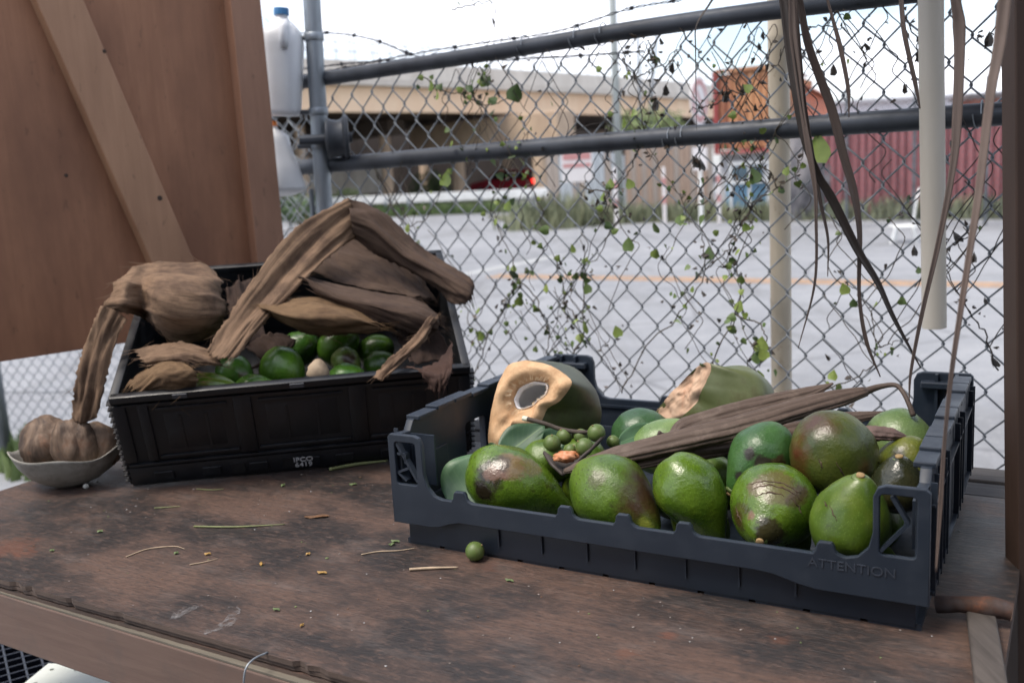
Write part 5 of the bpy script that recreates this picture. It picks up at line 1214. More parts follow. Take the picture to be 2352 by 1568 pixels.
def leaf_obj(name, base, tip, w, nrm, mat, label=None, parent=None, cat='leaf', **k):
    vs, fs, uv = leaf_mesh(base, tip, w, nrm, **k); m = MB(); m.add(vs, fs); o = m.build(name, mat, parent, smooth=True, origin=base if parent is None else None); ul = o.data.uv_layers.new(name='UVMap')
    for p in o.data.polygons:
        for li, vi in zip(p.loop_indices, p.vertices): ul.data[li].uv = uv[vi]
    if label: tag(o, label, cat, 'loose leaves in the grey crate')
    md = o.modifiers.new('s', 'SOLIDIFY'); md.thickness = .0006; return o
leaf_obj('green_leaf', pA(1150, 1052, .13), pA(1250, 976, .19), .026, V(-.2, -.75, .6), LEAF_D, 'dark green leaf with pale midrib under the opened coconut', curl=.35)
leaf_obj('green_leaf', pA(1232, 1045, .16), pA(1300, 985, .20), .020, V(.1, -.8, .6), LEAF_D, 'small leaf behind the left lime of the cluster', curl=.3)
leaf_obj('green_leaf', pA(1052, 1175, .04), pA(1135, 1038, .10), .046, V(-.25, -.9, .35), LEAF_B, 'large pale green leaf between crate wall and the scarred avocado', curl=.15)
leaf_obj('green_leaf', pA(1150, 1040, .16), pA(1098, 1062, .17), .020, V(-.2, -.7, .6), LEAF_D, 'dark leaf below the tail of the coconut cut', curl=.2)
leaf_obj('green_leaf', pA(1420, 1018, .17), pA(1520, 975, .24), .014, V(.1, -.8, .6), LEAF_B, 'narrow light green leaf over the dark avocado at the back', curl=.3)

# ------------------------------------------------------------------ palm husk sheets over the black crate
def m_fibre(name, c1, c2, c3, su=2.0, sv=34):
    n = NT(name); co = n.co('UV', (su, sv, 1)); f = n.noise(co, 3, 6, .68, .3); fb_ = n.noise(n.co('UV', (su * 2, sv * 5, 1)), 3, 3, .6); b = n.noise(n.co('Object'), 15, 6, .65)
    c = n.ramp(f, (.28, c1), (.7, c2)); c = n.mix(n.ramp(b, (.45, 0.0), (.66, .8)), c, c3); c = n.mix(n.ramp(fb_, (.54, 0.0), (.72, .4)), c, tuple(x * .45 for x in c1)); c = n.mix(n.ramp(n.noise(n.co('UV', (su * 2, sv * 3, 1), loc=(3, 7, 0)), 3, 4, .6), (.55, 0.0), (.75, .35)), c, tuple(min(1, x * 1.35) for x in c2))
    c = n.mix(n.ramp(n.noise(n.co('UV', (su * 1.2, sv * .3, 1)), 3, 5, .7), (.5, 0.0), (.66, .7)), c, tuple(x * .4 for x in c1)); n.color(c); n.rough(.85); n.bump(f, .5, .002); n.bump(fb_, .35, .001); n.b.inputs['Specular IOR Level'].default_value = .25; return n.mat
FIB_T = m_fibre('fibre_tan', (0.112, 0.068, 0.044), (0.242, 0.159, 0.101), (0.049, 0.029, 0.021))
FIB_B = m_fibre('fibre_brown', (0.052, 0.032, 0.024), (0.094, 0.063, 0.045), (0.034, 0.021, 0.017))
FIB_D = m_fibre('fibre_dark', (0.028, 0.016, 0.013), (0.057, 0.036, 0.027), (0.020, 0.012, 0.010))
FIB_W = m_fibre('fibre_warm', (0.104, 0.062, 0.033), (0.181, 0.116, 0.063), (0.069, 0.040, 0.023))
MESHF = m_fibre('fibre_mesh', (0.043, 0.022, 0.018), (0.071, 0.041, 0.030), (0.028, 0.015, 0.012), 30, 40)
def sheet(rows, mat, label, nu=36, nv=16, rough=.0038, jag=(0, 0), thick=.0009, fray=40, flen=.022, name='palm_husk', side_fray=0, seed=0):
    """rows: control rows along the length, each a list of points across"""
    nv = int(nv * 1.6); cols = [catmull(r, nv) for r in rows]; grid = list(zip(*[catmull([c[j] for c in cols], nu) for j in range(nv)]))
    vs = []; 
    for i, r in enumerate(grid):
        for j, p in enumerate(r):
            tu = grid[min(i + 1, nu - 1)][j] - grid[max(i - 1, 0)][j]; tv = r[min(j + 1, nv - 1)] - r[max(j - 1, 0)]
            nn_ = tu.cross(tv); nn_ = nn_.normalized() if nn_.length > 1e-9 else V(0, -1, 0)
            wv_ = tv.length * nv * .5 if nv > 1 else .05; x_ = j / nv; y_ = i / nu
            cr_ = abs(fbm(V(x_ * 3.2 + seed, y_ * 1.6, seed * 1.7), 1, 2)); cr2 = abs(fbm(V(x_ * 9 + seed, y_ * 2.5, seed), 1, 2))
            d = nn_ * (rough * (3.2 * (cr_ - .3) + 1.1 * (cr2 - .3))) + Vector((fbm(p * 30 + V(seed, 0, 0)), 0, fbm(p * 30 + V(5, 0, seed)))) * rough * .35
            if j in (0, nv - 1) and 0 < i < nu - 1:
                e_ = (p - r[1 if j == 0 else nv - 2]); e_ = e_.normalized() if e_.length > 0 else e_; ff = fbm(V(i * .6, j, seed)); d += e_ * (.004 * ff - (.010 if fbm(V(i * .9, j + 5, seed)) > .75 else 0))
            if i == 0 and jag[0]: d += (p - grid[1][j]).normalized() * jag[0] * random.uniform(-.5, 1)
            if i == nu - 1 and jag[1]: d += (p - grid[nu - 2][j]).normalized() * jag[1] * random.uniform(-.5, 1)
            vs.append(p + d)
    m = MB(); m.add(vs, [(i * nv + j, (i + 1) * nv + j, (i + 1) * nv + j + 1, i * nv + j + 1) for i in range(nu - 1) for j in range(nv - 1)])
    cen = sum(vs, Vector()) / len(vs); t = thing(name, cen, label, 'palm husk', 'dry palm husk pieces')
    o = m.build('sheet', mat, t, smooth=True, origin=cen); ul = o.data.uv_layers.new(name='UVMap')
    for p in o.data.polygons:
        for li, vi in zip(p.loop_indices, p.vertices): ul.data[li].uv = (vi // nv / nu, vi % nv / nv)
    md = o.modifiers.new('s', 'SOLIDIFY'); md.thickness = thick; md.offset = 0
    if fray:
        m = MB()
        for _ in range(int(fray * .55)):
            e = random.random()
            if e < .5 and side_fray == 0 or side_fray == 1 and e < .25: i, k = (0, 1) if random.random() < .4 else (nu - 1, nu - 2); j = random.randrange(nv); p = vs[i * nv + j]; d = (p - vs[k * nv + j]).normalized()
            else:
                i = random.randrange(1, nu - 1); j, k = (0, 1) if random.random() < .5 else (nv - 1, nv - 2); p = vs[i * nv + j]; d = ((p - vs[i * nv + k]).normalized() * .55 + (vs[(i + 1) * nv + j] - vs[(i - 1) * nv + j]).normalized() * random.choice((-1, 1))).normalized()
            L = flen * random.uniform(.3, 1.2); b = Vector((random.gauss(0, .3), random.gauss(0, .3), random.gauss(-.1, .3)))
            m.tube([p - d * .003, p + d * L * .5 + b * L * .15, p + d * L + b * L * .5], [.00035, .00028, .0001], 3, cap=False)
        o = m.build('fibre', mat, t); o['kind'] = 'stuff'
    return t
def Y_(px, py, y): return atY(px, py, y)
# arch: left leg rising to the ridge, right leg running down over the right wall
sheet([[Y_(474, 806, 1.50), Y_(505, 822, 1.49), Y_(545, 818, 1.50)], [Y_(520, 735, 1.55), Y_(560, 748, 1.545), Y_(596, 752, 1.55)], [Y_(590, 630, 1.62), Y_(640, 655, 1.615), Y_(690, 655, 1.62)], [Y_(680, 525, 1.70), Y_(730, 560, 1.695), Y_(770, 580, 1.70)], [Y_(798, 456, 1.755), Y_(812, 490, 1.75), Y_(816, 546, 1.75)]], FIB_T, 'broad tan husk strip rising to the peak of the heap', nu=60, nv=18, jag=(.006, 0), fray=110, seed=2, side_fray=0)
sheet([[Y_(797, 456, 1.757), Y_(805, 500, 1.735), Y_(816, 548, 1.752)], [Y_(860, 478, 1.77), Y_(865, 525, 1.73), Y_(868, 585, 1.75)], [Y_(940, 540, 1.77), Y_(935, 585, 1.72), Y_(930, 620, 1.74)], [Y_(1010, 592, 1.75), Y_(1005, 630, 1.70), Y_(1000, 660, 1.72)], [Y_(1080, 640, 1.72), Y_(1070, 670, 1.68), Y_(1030, 692, 1.70)], [Y_(1086, 668, 1.71), Y_(1078, 690, 1.68), Y_(1050, 698, 1.69)]], FIB_B, 'dark brown husk leg falling from the peak over the right crate wall', nu=60, nv=18, jag=(0, .008), fray=110, seed=8)
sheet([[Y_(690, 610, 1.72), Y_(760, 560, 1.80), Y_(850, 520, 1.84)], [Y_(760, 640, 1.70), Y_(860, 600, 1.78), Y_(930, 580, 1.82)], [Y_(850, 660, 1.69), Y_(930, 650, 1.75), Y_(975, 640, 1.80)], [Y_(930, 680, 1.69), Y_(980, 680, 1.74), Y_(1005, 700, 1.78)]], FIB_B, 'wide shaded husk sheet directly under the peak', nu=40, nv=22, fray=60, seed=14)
sheet([[Y_(665, 630, 1.66), Y_(700, 640, 1.62), Y_(740, 690, 1.62)], [Y_(760, 645, 1.67), Y_(800, 680, 1.60), Y_(820, 720, 1.60)], [Y_(860, 665, 1.67), Y_(900, 710, 1.585), Y_(910, 748, 1.60)], [Y_(960, 690, 1.66), Y_(975, 730, 1.59), Y_(960, 770, 1.60)], [Y_(1004, 722, 1.64), Y_(1006, 745, 1.60), Y_(996, 765, 1.61)]], FIB_B, 'curved brown husk boat below the shaded sheet', nu=48, nv=18, fray=110, flen=.03, seed=21)
sheet([[Y_(590, 695, 1.60), Y_(598, 705, 1.57), Y_(610, 715, 1.58)], [Y_(650, 682, 1.63), Y_(665, 720, 1.55), Y_(680, 758, 1.58)], [Y_(730, 680, 1.63), Y_(745, 725, 1.545), Y_(750, 768, 1.58)], [Y_(800, 695, 1.62), Y_(815, 735, 1.55), Y_(815, 765, 1.58)], [Y_(868, 735, 1.60), Y_(872, 745, 1.57), Y_(870, 758, 1.58)]], FIB_W, 'warm tan rolled husk in the middle of the heap', nu=44, nv=18, fray=140, flen=.035, seed=28, side_fray=1)
sheet([[Y_(985, 722, 1.60), Y_(998, 728, 1.59), Y_(1008, 728, 1.60)], [Y_(950, 770, 1.545), Y_(962, 778, 1.54), Y_(975, 785, 1.545)], [Y_(900, 815, 1.50), Y_(915, 825, 1.495), Y_(925, 832, 1.50)], [Y_(855, 862, 1.465), Y_(872, 872, 1.46), Y_(888, 868, 1.465)]], FIB_T, 'narrow dry strip slanting down to the front rim at right', nu=40, nv=9, fray=30, seed=33)
sheet([[Y_(930, 840, 1.50), Y_(985, 842, 1.49), Y_(1038, 790, 1.53)], [Y_(955, 852, 1.475), Y_(1000, 855, 1.47), Y_(1040, 830, 1.49)], [Y_(975, 868, 1.462), Y_(1005, 872, 1.458), Y_(1032, 866, 1.462)], [Y_(985, 893, 1.458), Y_(1004, 900, 1.455), Y_(1022, 890, 1.458)]], MESHF, 'reddish brown netted husk flap hanging over the front rim', nu=30, nv=18, jag=(.006, .006), fray=50, flen=.014, seed=39, rough=.003)
# big curled sheath at the left with a tail down to the bowl
sheet([[Y_(296, 622, 1.64), Y_(262, 655, 1.585), Y_(243, 700, 1.56), Y_(248, 712, 1.575)], [Y_(318, 610, 1.67), Y_(292, 645, 1.565), Y_(282, 695, 1.53), Y_(292, 716, 1.55)], [Y_(345, 606, 1.69), Y_(328, 645, 1.60), Y_(330, 700, 1.575), Y_(338, 735, 1.60)], [Y_(372, 605, 1.695), Y_(362, 645, 1.555), Y_(360, 705, 1.52), Y_(366, 755, 1.56)], [Y_(425, 606, 1.70), Y_(420, 650, 1.555), Y_(412, 720, 1.515), Y_(402, 784, 1.57)], [Y_(470, 610, 1.70), Y_(480, 660, 1.575), Y_(480, 720, 1.54), Y_(468, 778, 1.58)], [Y_(496, 625, 1.70), Y_(512, 670, 1.62), Y_(514, 720, 1.59), Y_(500, 765, 1.61)]], FIB_T, 'big curled husk sheath bulging over the left corner of the black crate', nu=56, nv=26, jag=(0, .008), fray=130, flen=.03, seed=44)
sheet([[Y_(232, 702, 1.545), Y_(262, 712, 1.54), Y_(292, 735, 1.54)], [Y_(210, 745, 1.535), Y_(240, 760, 1.532), Y_(268, 775, 1.53)], [Y_(184, 820, 1.525), Y_(218, 830, 1.522), Y_(250, 840, 1.52)], [Y_(170, 890, 1.52), Y_(205, 900, 1.517), Y_(236, 905, 1.515)], [Y_(160, 962, 1.52), Y_(190, 972, 1.515), Y_(222, 960, 1.515)]], FIB_T, 'long husk tail hanging from the left corner down to the bowl', nu=50, nv=14, fray=60, seed=49)
sheet([[Y_(315, 805, 1.51), Y_(325, 825, 1.49), Y_(345, 840, 1.485)], [Y_(380, 790, 1.52), Y_(395, 815, 1.49), Y_(405, 832, 1.485)], [Y_(440, 792, 1.52), Y_(450, 818, 1.49), Y_(455, 835, 1.49)], [Y_(500, 812, 1.52), Y_(505, 828, 1.50), Y_(510, 840, 1.50)]], FIB_T, 'flat tan husk piece at the left behind the fringed roll', nu=30, nv=12, jag=(.007, .004), fray=50, seed=55)
sheet([[Y_(300, 880, 1.475), Y_(318, 895, 1.462), Y_(335, 910, 1.462)], [Y_(345, 838, 1.49), Y_(365, 862, 1.455), Y_(380, 905, 1.46)], [Y_(395, 826, 1.495), Y_(412, 855, 1.455), Y_(420, 900, 1.465)], [Y_(432, 835, 1.49), Y_(446, 860, 1.465), Y_(448, 895, 1.475)]], FIB_W, 'fringed pale husk roll at the front left rim', nu=32, nv=18, jag=(.012, .006), fray=150, flen=.04, seed=60)
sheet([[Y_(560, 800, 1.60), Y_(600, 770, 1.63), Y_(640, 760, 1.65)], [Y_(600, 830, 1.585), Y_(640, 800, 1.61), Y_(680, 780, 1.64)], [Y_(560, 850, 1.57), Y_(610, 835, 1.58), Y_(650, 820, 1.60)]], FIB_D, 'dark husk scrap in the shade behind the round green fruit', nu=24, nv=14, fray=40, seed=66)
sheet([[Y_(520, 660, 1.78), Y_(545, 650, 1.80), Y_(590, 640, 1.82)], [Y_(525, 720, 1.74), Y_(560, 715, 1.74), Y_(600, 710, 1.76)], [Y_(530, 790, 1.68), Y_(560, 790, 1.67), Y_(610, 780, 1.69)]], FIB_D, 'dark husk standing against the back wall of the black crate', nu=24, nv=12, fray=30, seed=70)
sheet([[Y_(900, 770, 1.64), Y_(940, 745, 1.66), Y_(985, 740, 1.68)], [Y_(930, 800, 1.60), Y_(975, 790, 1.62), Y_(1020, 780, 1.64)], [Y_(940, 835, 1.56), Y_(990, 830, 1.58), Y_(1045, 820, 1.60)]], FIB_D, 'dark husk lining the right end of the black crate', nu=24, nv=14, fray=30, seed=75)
# pale dry bud
c = onBf(731, 850, .055); m = MB(); bm = bmesh.new(); bmesh.ops.create_icosphere(bm, subdivisions=3, radius=1)
k_ = mpp(c); m.add([c + _r * v.co.x * 24 * k_ * (1 - .3 * v.co.z) * (1 + .25 * fbm(v.co * 3)) + _u * v.co.z * 27 * k_ - _f * v.co.y * 14 * k_ for v in bm.verts], [tuple(v.index for v in f.verts) for f in bm.faces]); bm.free()
o = m.build('dry_bud', simple('pale_bud', (.38, .29, .20), .8, .4, 60, .6, 90), smooth=True); tag(o, 'pale papery bud among the green fruit behind the front rim', 'bud')

# ------------------------------------------------------------------ calabash bowl and the dried husk in it
bc = atZ(150, 1122); bc = V(bc.x + .0, bc.y + .022, 0); kb = mpp(bc + V(0, 0, .05)); RX = 128 * kb; zr = .062
bowl = thing('calabash_bowl', bc, 'grey calabash bowl with a wavy rim at the left end of the table', 'bowl'); m = MB(); N = 64; prof = []; vs = []
sec = [(0.0, .0015), (.25, .0), (.5, .010), (.72, .024), (.88, .042), (.97, .057), (1.0, zr), (.975, zr), (.94, .056), (.85, .043), (.7, .027), (.48, .014), (.2, .006), (0, .005)]
for r, z in sec:
    for j in range(N):
        a = 2 * math.pi * j / N; wv = 1 + .02 * math.sin(3 * a + 1) + .015 * math.sin(5 * a); zz = z * (1 + (.10 * math.sin(2 * a + .4) + .05 * math.sin(5 * a + 2)) * (z / zr) ** 2)
        vs.append(bc + V(r * RX * math.cos(a) * wv, r * RX * .80 * math.sin(a) * wv, zz))
k = len(sec); m.add(vs, [(i * N + j, i * N + (j + 1) % N, (i + 1) * N + (j + 1) % N, (i + 1) * N + j) for i in range(k - 1) for j in range(N)])
n = NT('grey_calabash'); co = n.co('Object'); f = n.noise(co, 60, 5, .7); f2 = n.noise(n.co('Object', (1, 1, 4)), 14, 4); c = n.mix(n.ramp(f, (.45, 0.0), (.68, .6)), n.ramp(f2, (.3, (.22, .21, .185)), (.7, (.32, .31, .28))), (.13, .12, .10)); n.color(c); n.rough(.7); n.bump(f, .25, .001)
m.build('shell', n.mat, bowl, smooth=True, origin=bc)
n = NT('dried_husk_lobe'); co = n.co('Object', (1, 1, .35)); f = n.noise(co, 34, 6, .65, .6); f2 = n.noise(n.co('Object'), 18, 5, .7); c = n.ramp(f, (.36, (.035, .022, .016)), (.52, (.13, .085, .057)), (.68, (.25, .18, .13))); c = n.mix(n.ramp(f2, (.56, 0.0), (.7, .55)), c, (.20, .075, .03)); n.color(c); n.rough(.75); n.bump(f, .7, .004); LOBE = n.mat
hk = thing('dried_fruit_husk', bc + V(0, 0, .02), 'wrinkled brown dried husk of several lobes sitting in the grey bowl', 'husk')
for (px, py, rx, rz, dy, sd) in ((112, 1018, 66, 62, .0, 1), (160, 1020, 42, 58, -.022, 5), (190, 1022, 34, 56, -.02, 7), (228, 1024, 46, 58, .002, 9), (150, 1010, 60, 45, .03, 12)):
    c = onPl(px, py, bc + V(0, dy, 0), V(0, 1, 0)); m = MB(); bm = bmesh.new(); bmesh.ops.create_icosphere(bm, subdivisions=4, radius=1); vv = []
    for v in bm.verts:
        d = v.co; a = math.atan2(d.y, d.x); rr = 1 + .12 * fbm(d * 1.5 + V(sd, 0, 0)) + .05 * fbm(V(d.x * 6, d.y * 6, d.z * 1.2) + V(0, sd, 0))
        p = c + V(d.x * rx * kb * rr, d.y * rx * .75 * kb * rr, d.z * rz * kb * rr); vv.append(p)
    m.add(vv, [tuple(v.index for v in f.verts) for f in bm.faces]); bm.free(); m.build('lobe', LOBE, hk, smooth=True, origin=c)
c = atZ(198, 1122) + V(0, .0, .004); m = MB(); m.lathe([(.001, -.004), (.005, -.001), (.004, .003), (.001, .005)], 10, Matrix.Translation(c)); o = m.build('white_crumb', simple('white_bit', (.6, .6, .55), .6), smooth=True); tag(o, 'tiny pale crumb on the table at the foot of the bowl', 'crumb')
# ------------------------------------------------------------------ small litter on the table
GSTEM = simple('grass_stem', (.17, .19, .075), .6, .3, 40); STRAW = simple('pale_straw', (.42, .32, .22), .7, .3, 60); YLEAF = simple('yellow_petal', (.36, .21, .05), .6, .3, 50); GBIT = simple('green_bit', (.11, .16, .055), .6, .3, 50); BARKF = simple('bark_flake', (.17, .085, .04), .85, .5, 60, .4, 200)
def stalk(pts, r, mat, label, name, grp='stalks on the table'):
    P = catmull([atZ(x, y) + V(0, 0, r + .0004) for x, y in pts], 20); m = MB(); m.tube(P, lerp1([r, r, r * .5], 20), 6); o = m.build(name, mat, smooth=True, origin=P[0]); tag(o, label, 'stalk', grp)
stalk([(446, 1211), (540, 1212), (655, 1206)], .0014, GSTEM, 'straight green grass stalk on the middle of the table', 'grass_stalk')
stalk([(757, 1082), (820, 1070), (890, 1062)], .003, GSTEM, 'thick green stalk running along the foot of the black crate', 'grass_stalk')
stalk([(941, 1311), (990, 1308), (1052, 1306)], .0019, STRAW, 'pale straw piece lying below the single lime', 'straw_piece')
stalk([(452, 1124), (485, 1126), (515, 1124)], .0008, GSTEM, 'hair thin stalk in front of the black crate base', 'grass_stalk')
stalk([(290, 1280), (340, 1262), (400, 1256), (425, 1262)], .0008, STRAW, 'curved hair thin straw left of the dark stain', 'straw_piece')
stalk([(436, 1298), (470, 1292), (500, 1284)], .0008, STRAW, 'short thin straw beside the yellow petal', 'straw_piece')
stalk([(830, 1275), (870, 1268), (915, 1266), (955, 1260)], .0009, STRAW, 'thin brown straw left of the single lime', 'straw_piece')
stalk([(355, 1168), (385, 1166), (415, 1164)], .0009, GSTEM, 'short green stalk near the black crate corner', 'grass_stalk')
def flake(px, py, w, h, mat, label, name, rot=0, grp='leaf bits on the table', cat='leaf bit'):
    c = atZ(px, py) + V(0, 0, .0009); k = mpp(c); m = MB(); n_ = 12; vs = []
    for j in range(n_):
        a = 2 * math.pi * j / n_; d = V(math.cos(a) * w * .8 * k * (1 + .25 * fbm(V(j, px, 0))), math.sin(a) * h * k * 1.5 * (1 + .25 * fbm(V(j, 0, py))), 0); vs.append(c + Matrix.Rotation(rot, 3, 'Z') @ d + V(0, 0, .0022 * abs(math.sin(a * 1.5))))
    m.add(vs + [c + V(0, 0, .0025)], [(j, (j + 1) % n_, n_) for j in range(n_)]); o = m.build(name, mat, origin=c); md = o.modifiers.new('s', 'SOLIDIFY'); md.thickness = .0007; tag(o, label, cat, grp)
flake(728, 1188, 36, 5, BARKF, 'brown bark flake on the table between the crates', 'bark_flake', cat='bark')
for (px, py, w, h, mt, lab) in ((477, 1274, 10, 3, YLEAF, 'yellow petal left of centre on the table'), (600, 1297, 5, 6, YLEAF, 'orange yellow petal in the dark stained area'), (708, 1274, 6, 4, YLEAF, 'yellow petal right of the grass stalk'), (694, 1438, 4, 5, YLEAF, 'orange speck near the table front'), (230, 1222, 8, 4, GBIT, 'green leaf bit at the left of the table'), (635, 1402, 12, 2.5, GBIT, 'narrow green leaf bit near the table front'), (811, 1114, 11, 3, GBIT, 'green leaf bit near the foot of the black crate'), (908, 1245, 14, 3, GBIT, 'green leaf bit left of the grey crate corner'), (740, 1317, 16, 3, YLEAF, 'dry yellowish tuft on the table'), (900, 1252, 10, 3, GBIT, 'curled leaf scrap beside the grey crate corner'), (650, 1116, 5, 5, GBIT, 'round green bit in front of the black crate'), (1170, 1335, 14, 2.5, GBIT, 'small yellow green leaf sliver below the grey crate'), (120, 1266, 6, 4, GBIT, 'green speck at the far left of the table'), (405, 1272, 6, 4, GBIT, 'pale green speck left of the yellow petal')):
    flake(px, py, w, h, mt, lab, 'leaf_bit', random.uniform(-.6, .6))
m = MB()
for _ in range(330):
    u_, v_ = random.uniform(-1.45, -.1), random.uniform(.66, 1.3); p = tb(u_, v_); s_ = random.uniform(.0004, .0013) * (1 if random.random() < .9 else 1.6)
    bm = bmesh.new(); bmesh.ops.create_icosphere(bm, subdivisions=1, radius=1); m.add([p + V(0, 0, s_ * .5) + V(v.co.x * s_ * random.uniform(.6, 1.6), v.co.y * s_, v.co.z * s_ * .5) for v in bm.verts], [tuple(v.index for v in f.verts) for f in bm.faces], random.choice((0, 0, 1, 2, 3))); bm.free()
o = m.build('crumbs', [simple('crumb_pale', (.25, .22, .2), .8), simple('crumb_brown', (.14, .08, .05), .9), simple('crumb_green', (.14, .19, .07), .8), simple('crumb_white', (.42, .42, .42), .7)]); tag(o, 'scattered crumbs and grit on the table', 'crumbs', kind='stuff')
n = NT('dried_white_smear'); f = n.noise(n.co('Object'), 70, 6, .75); n.color((.20, .19, .19)); n.rough(.6)
n.link(n.ramp(f, (.46, 0.0), (.66, .7)), n.b.inputs['Alpha']); SMEAR = n.mat
for k, poly in enumerate(([(390, 1424), (398, 1408), (420, 1396), (450, 1390), (474, 1388), (452, 1398), (430, 1408), (414, 1420)], [(522, 1392), (540, 1388), (553, 1400), (550, 1420), (532, 1438), (508, 1446), (470, 1458), (455, 1452), (490, 1440), (514, 1426), (526, 1410)])):
    m = MB(); P = [atZ(x, y) + V(0, 0, .0007) for x, y in poly]; m.add(P, [tuple(range(len(P)))]); o = m.build('paint_smear', SMEAR); o['label'] = ['left dried white smear', 'right dried white smear'][k]; attach(o, table)
nl = thing('wire_nail', atZ(583, 1535), 'bent pale wire sticking out of the table front edge', 'wire'); m = MB(); q = tb(V(0, 0, 0).x, 0); a = atZ(582, 1520); P = [a + TV * .02 + V(0, 0, .001), a + V(0, 0, .003), a - TV * .012 + V(0, 0, -.004), a - TV * .018 + V(0, 0, -.03)]; m.tube(catmull(P, 14), .0011, 6); m.build('wire', GALV, nl, smooth=True)

# ------------------------------------------------------------------ rusty hammer at the right
n = NT('rusty_iron'); co = n.co('Object'); f = n.noise(co, 40, 6, .7); f2 = n.noise(co, 18, 4); c = n.ramp(f, (.34, (.025, .016, .013)), (.55, (.06, .028, .018)), (.74, (.17, .055, .02))); c = n.mix(n.ramp(f2, (.52, 0.0), (.64, .8)), c, (.06, .055, .06)); n.color(c); n.rough(.75); n.bump(f, .5, .002); RUST = n.mat
ham = thing('rusty_hammer', atZ(2255, 1425), 'rusty hammer with a grey wooden handle at the right end of the table', 'hammer')
ha, hb_, hm = atZ(2150, 1412), atZ(2322, 1440), atZ(2252, 1430)
P = catmull([ha + V(0, 0, .012), ha.lerp(hm, .5) + V(0, 0, .016), hm + V(0, 0, .018), hm.lerp(hb_, .6) + V(0, 0, .018), hb_ + V(0, 0, .016)], 30); m = MB()
m.tube(P, lerp1([.009, .009, .008, .009, .010, .011, .010, .009, .009], 30), 12); m.build('head', RUST, ham, auto=50)
hh = atZ(2282, 1640); m = MB(); P = catmull([hm + V(0, 0, .014), hm.lerp(hh, .3) + V(0, 0, .016), hm.lerp(hh, .7) + V(0, 0, .016), hh + V(0, 0, .015)], 24); m.bar(P[0] - V(0, 0, .006), P[-1] - V(0, 0, .006), .026, .012, ch=.0025)
m.build('handle', m_wood('old_handle', (.045, .037, .033), (.10, .085, .076), (.03, .025, .022), 1, 1.2, .8, .5), ham, smooth=True, origin=hm)

# ------------------------------------------------------------------ things below the table front, lower left
bz = -.42; BK = simple('black_grid', (.010, .012, .022), .35, .3, 30)
def lowp(px, py, z=bz): return atZ(px, py, z)
g0 = lowp(50, 1500); gx, gy = uvdir(.55)
gc = thing('black_basket', V(g0.x, g0.y, GZ), 'black plastic grid basket below the table at lower left', 'basket')
for i in range(-7, 8):
    for dr, ot in ((gx, gy), (gy, gx)):
        m = MB(); c = g0 + ot * (i * .030); m.bar(c - dr * .21, c + dr * .21, .004, .012 if dr is gx else .011, ch=.001); m.build('grid_bar', BK, gc)
m = MB(); m.box(g0 + V(0, 0, -.20), (.40, .40, .01), Matrix.Rotation(.55, 3, 'Z')); m.build('floor', SOCK, gc)
for sg in (-1, 1):
    for dr, ot in ((gx, gy), (gy, gx)):
        m = MB(); c = g0 + ot * (.215 * sg) + V(0, 0, -.1); m.bar(c - dr * .215, c + dr * .215, .008, .22); m.build('wall', BK, gc)
for sx in (-1, 1):
    for sy in (-1, 1):
        m = MB(); c = g0 + gx * .19 * sx + gy * .19 * sy; m.box(V(c.x, c.y, (GZ + g0.z - .21) / 2), (.03, .03, g0.z - .21 - GZ)); m.build('leg', BK, gc)
wq = [lowp(50, 1578, -.33), lowp(112, 1527, -.33), lowp(205, 1582, -.33)]
wc = (wq[0] + wq[2]) / 2; e1 = (wq[1] - wq[0]).normalized(); e2 = (wq[2] - wq[1]).normalized(); wb = thing('white_board', V(wq[1].x, wq[1].y, GZ), 'white perforated board edge below the table front at lower left', 'board')
Lw = .5; holes = []
ax_ = (wq[0] - wq[1]).normalized(); ay_ = V(-ax_.y, ax_.x, 0)
if ay_.dot(wq[2] - wq[1]) < 0: ay_ = -ay_
outl = [(0, 0), (.34, 0), (.34, .40), (0, .40)]
for i in range(7):
    for j in range(8):
        cx, cy = .02 + i * .045, .02 + j * .045; holes.append([(cx + .004 * math.cos(a / 8 * 6.283), cy + .004 * math.sin(a / 8 * 6.283)) for a in range(8)])
vs, fs = plate_mesh([outl] + holes, .008); m = MB(); m.add([wq[1] + ax_ * v.x + ay_ * v.y + V(0, 0, v.z) for v in vs], fs); m.build('board', simple('perforated_white', (.72, .76, .70), .5, .1, 8), wb)
for (a, b) in ((.02, .02), (.32, .02), (.02, .38), (.32, .38)):
    q = wq[1] + ax_ * a + ay_ * b; m = MB(); m.bar(V(q.x, q.y, GZ), V(q.x, q.y, q.z - .006), .02, .02, up=(1, 0, 0)); m.build('leg', WHITE_P, wb)

# ------------------------------------------------------------------ vines on the gate
def vleaf_mesh(name, mat, dead=False):
    m = MB(); out = [(0, 0), (.28, .18), (.45, .02 + .3), (.42, .55), (.22, .82), (0, 1.05)]; vs = []; 
    pts = [(-x, y) for x, y in reversed(out[1:-1])]; ring = out + pts; cx = [(0, y) for y in (0, .3, .55, .8, 1.05)]
    vs = []
    for i, u in enumerate((0, .12, .28, .48, .68, .86, 1.0)):
        w = [.03, .34, .46, .42, .28, .12, .0][i]
        for v in (-1, -.5, 0, .5, 1):
            fold = .25 * abs(v) * w; cur = -.18 * u * u
            if dead: fold = 1.3 * abs(v) * w * (1 if v > 0 else .7) + .1 * math.sin(u * 9); cur = -.5 * u * u; 
            vs.append(V(w * v * (.62 if dead else 1), fold + cur * .6, u * 1.0 - (.12 * abs(v) if i == 1 else 0)))
    fs = [(i * 5 + j, i * 5 + j + 1, (i + 1) * 5 + j + 1, (i + 1) * 5 + j) for i in range(6) for j in range(4)]
    m.add(vs, fs); me = m.mesh(name); me.materials.append(mat); me.polygons.foreach_set('use_smooth', [not dead] * len(me.polygons)); return me
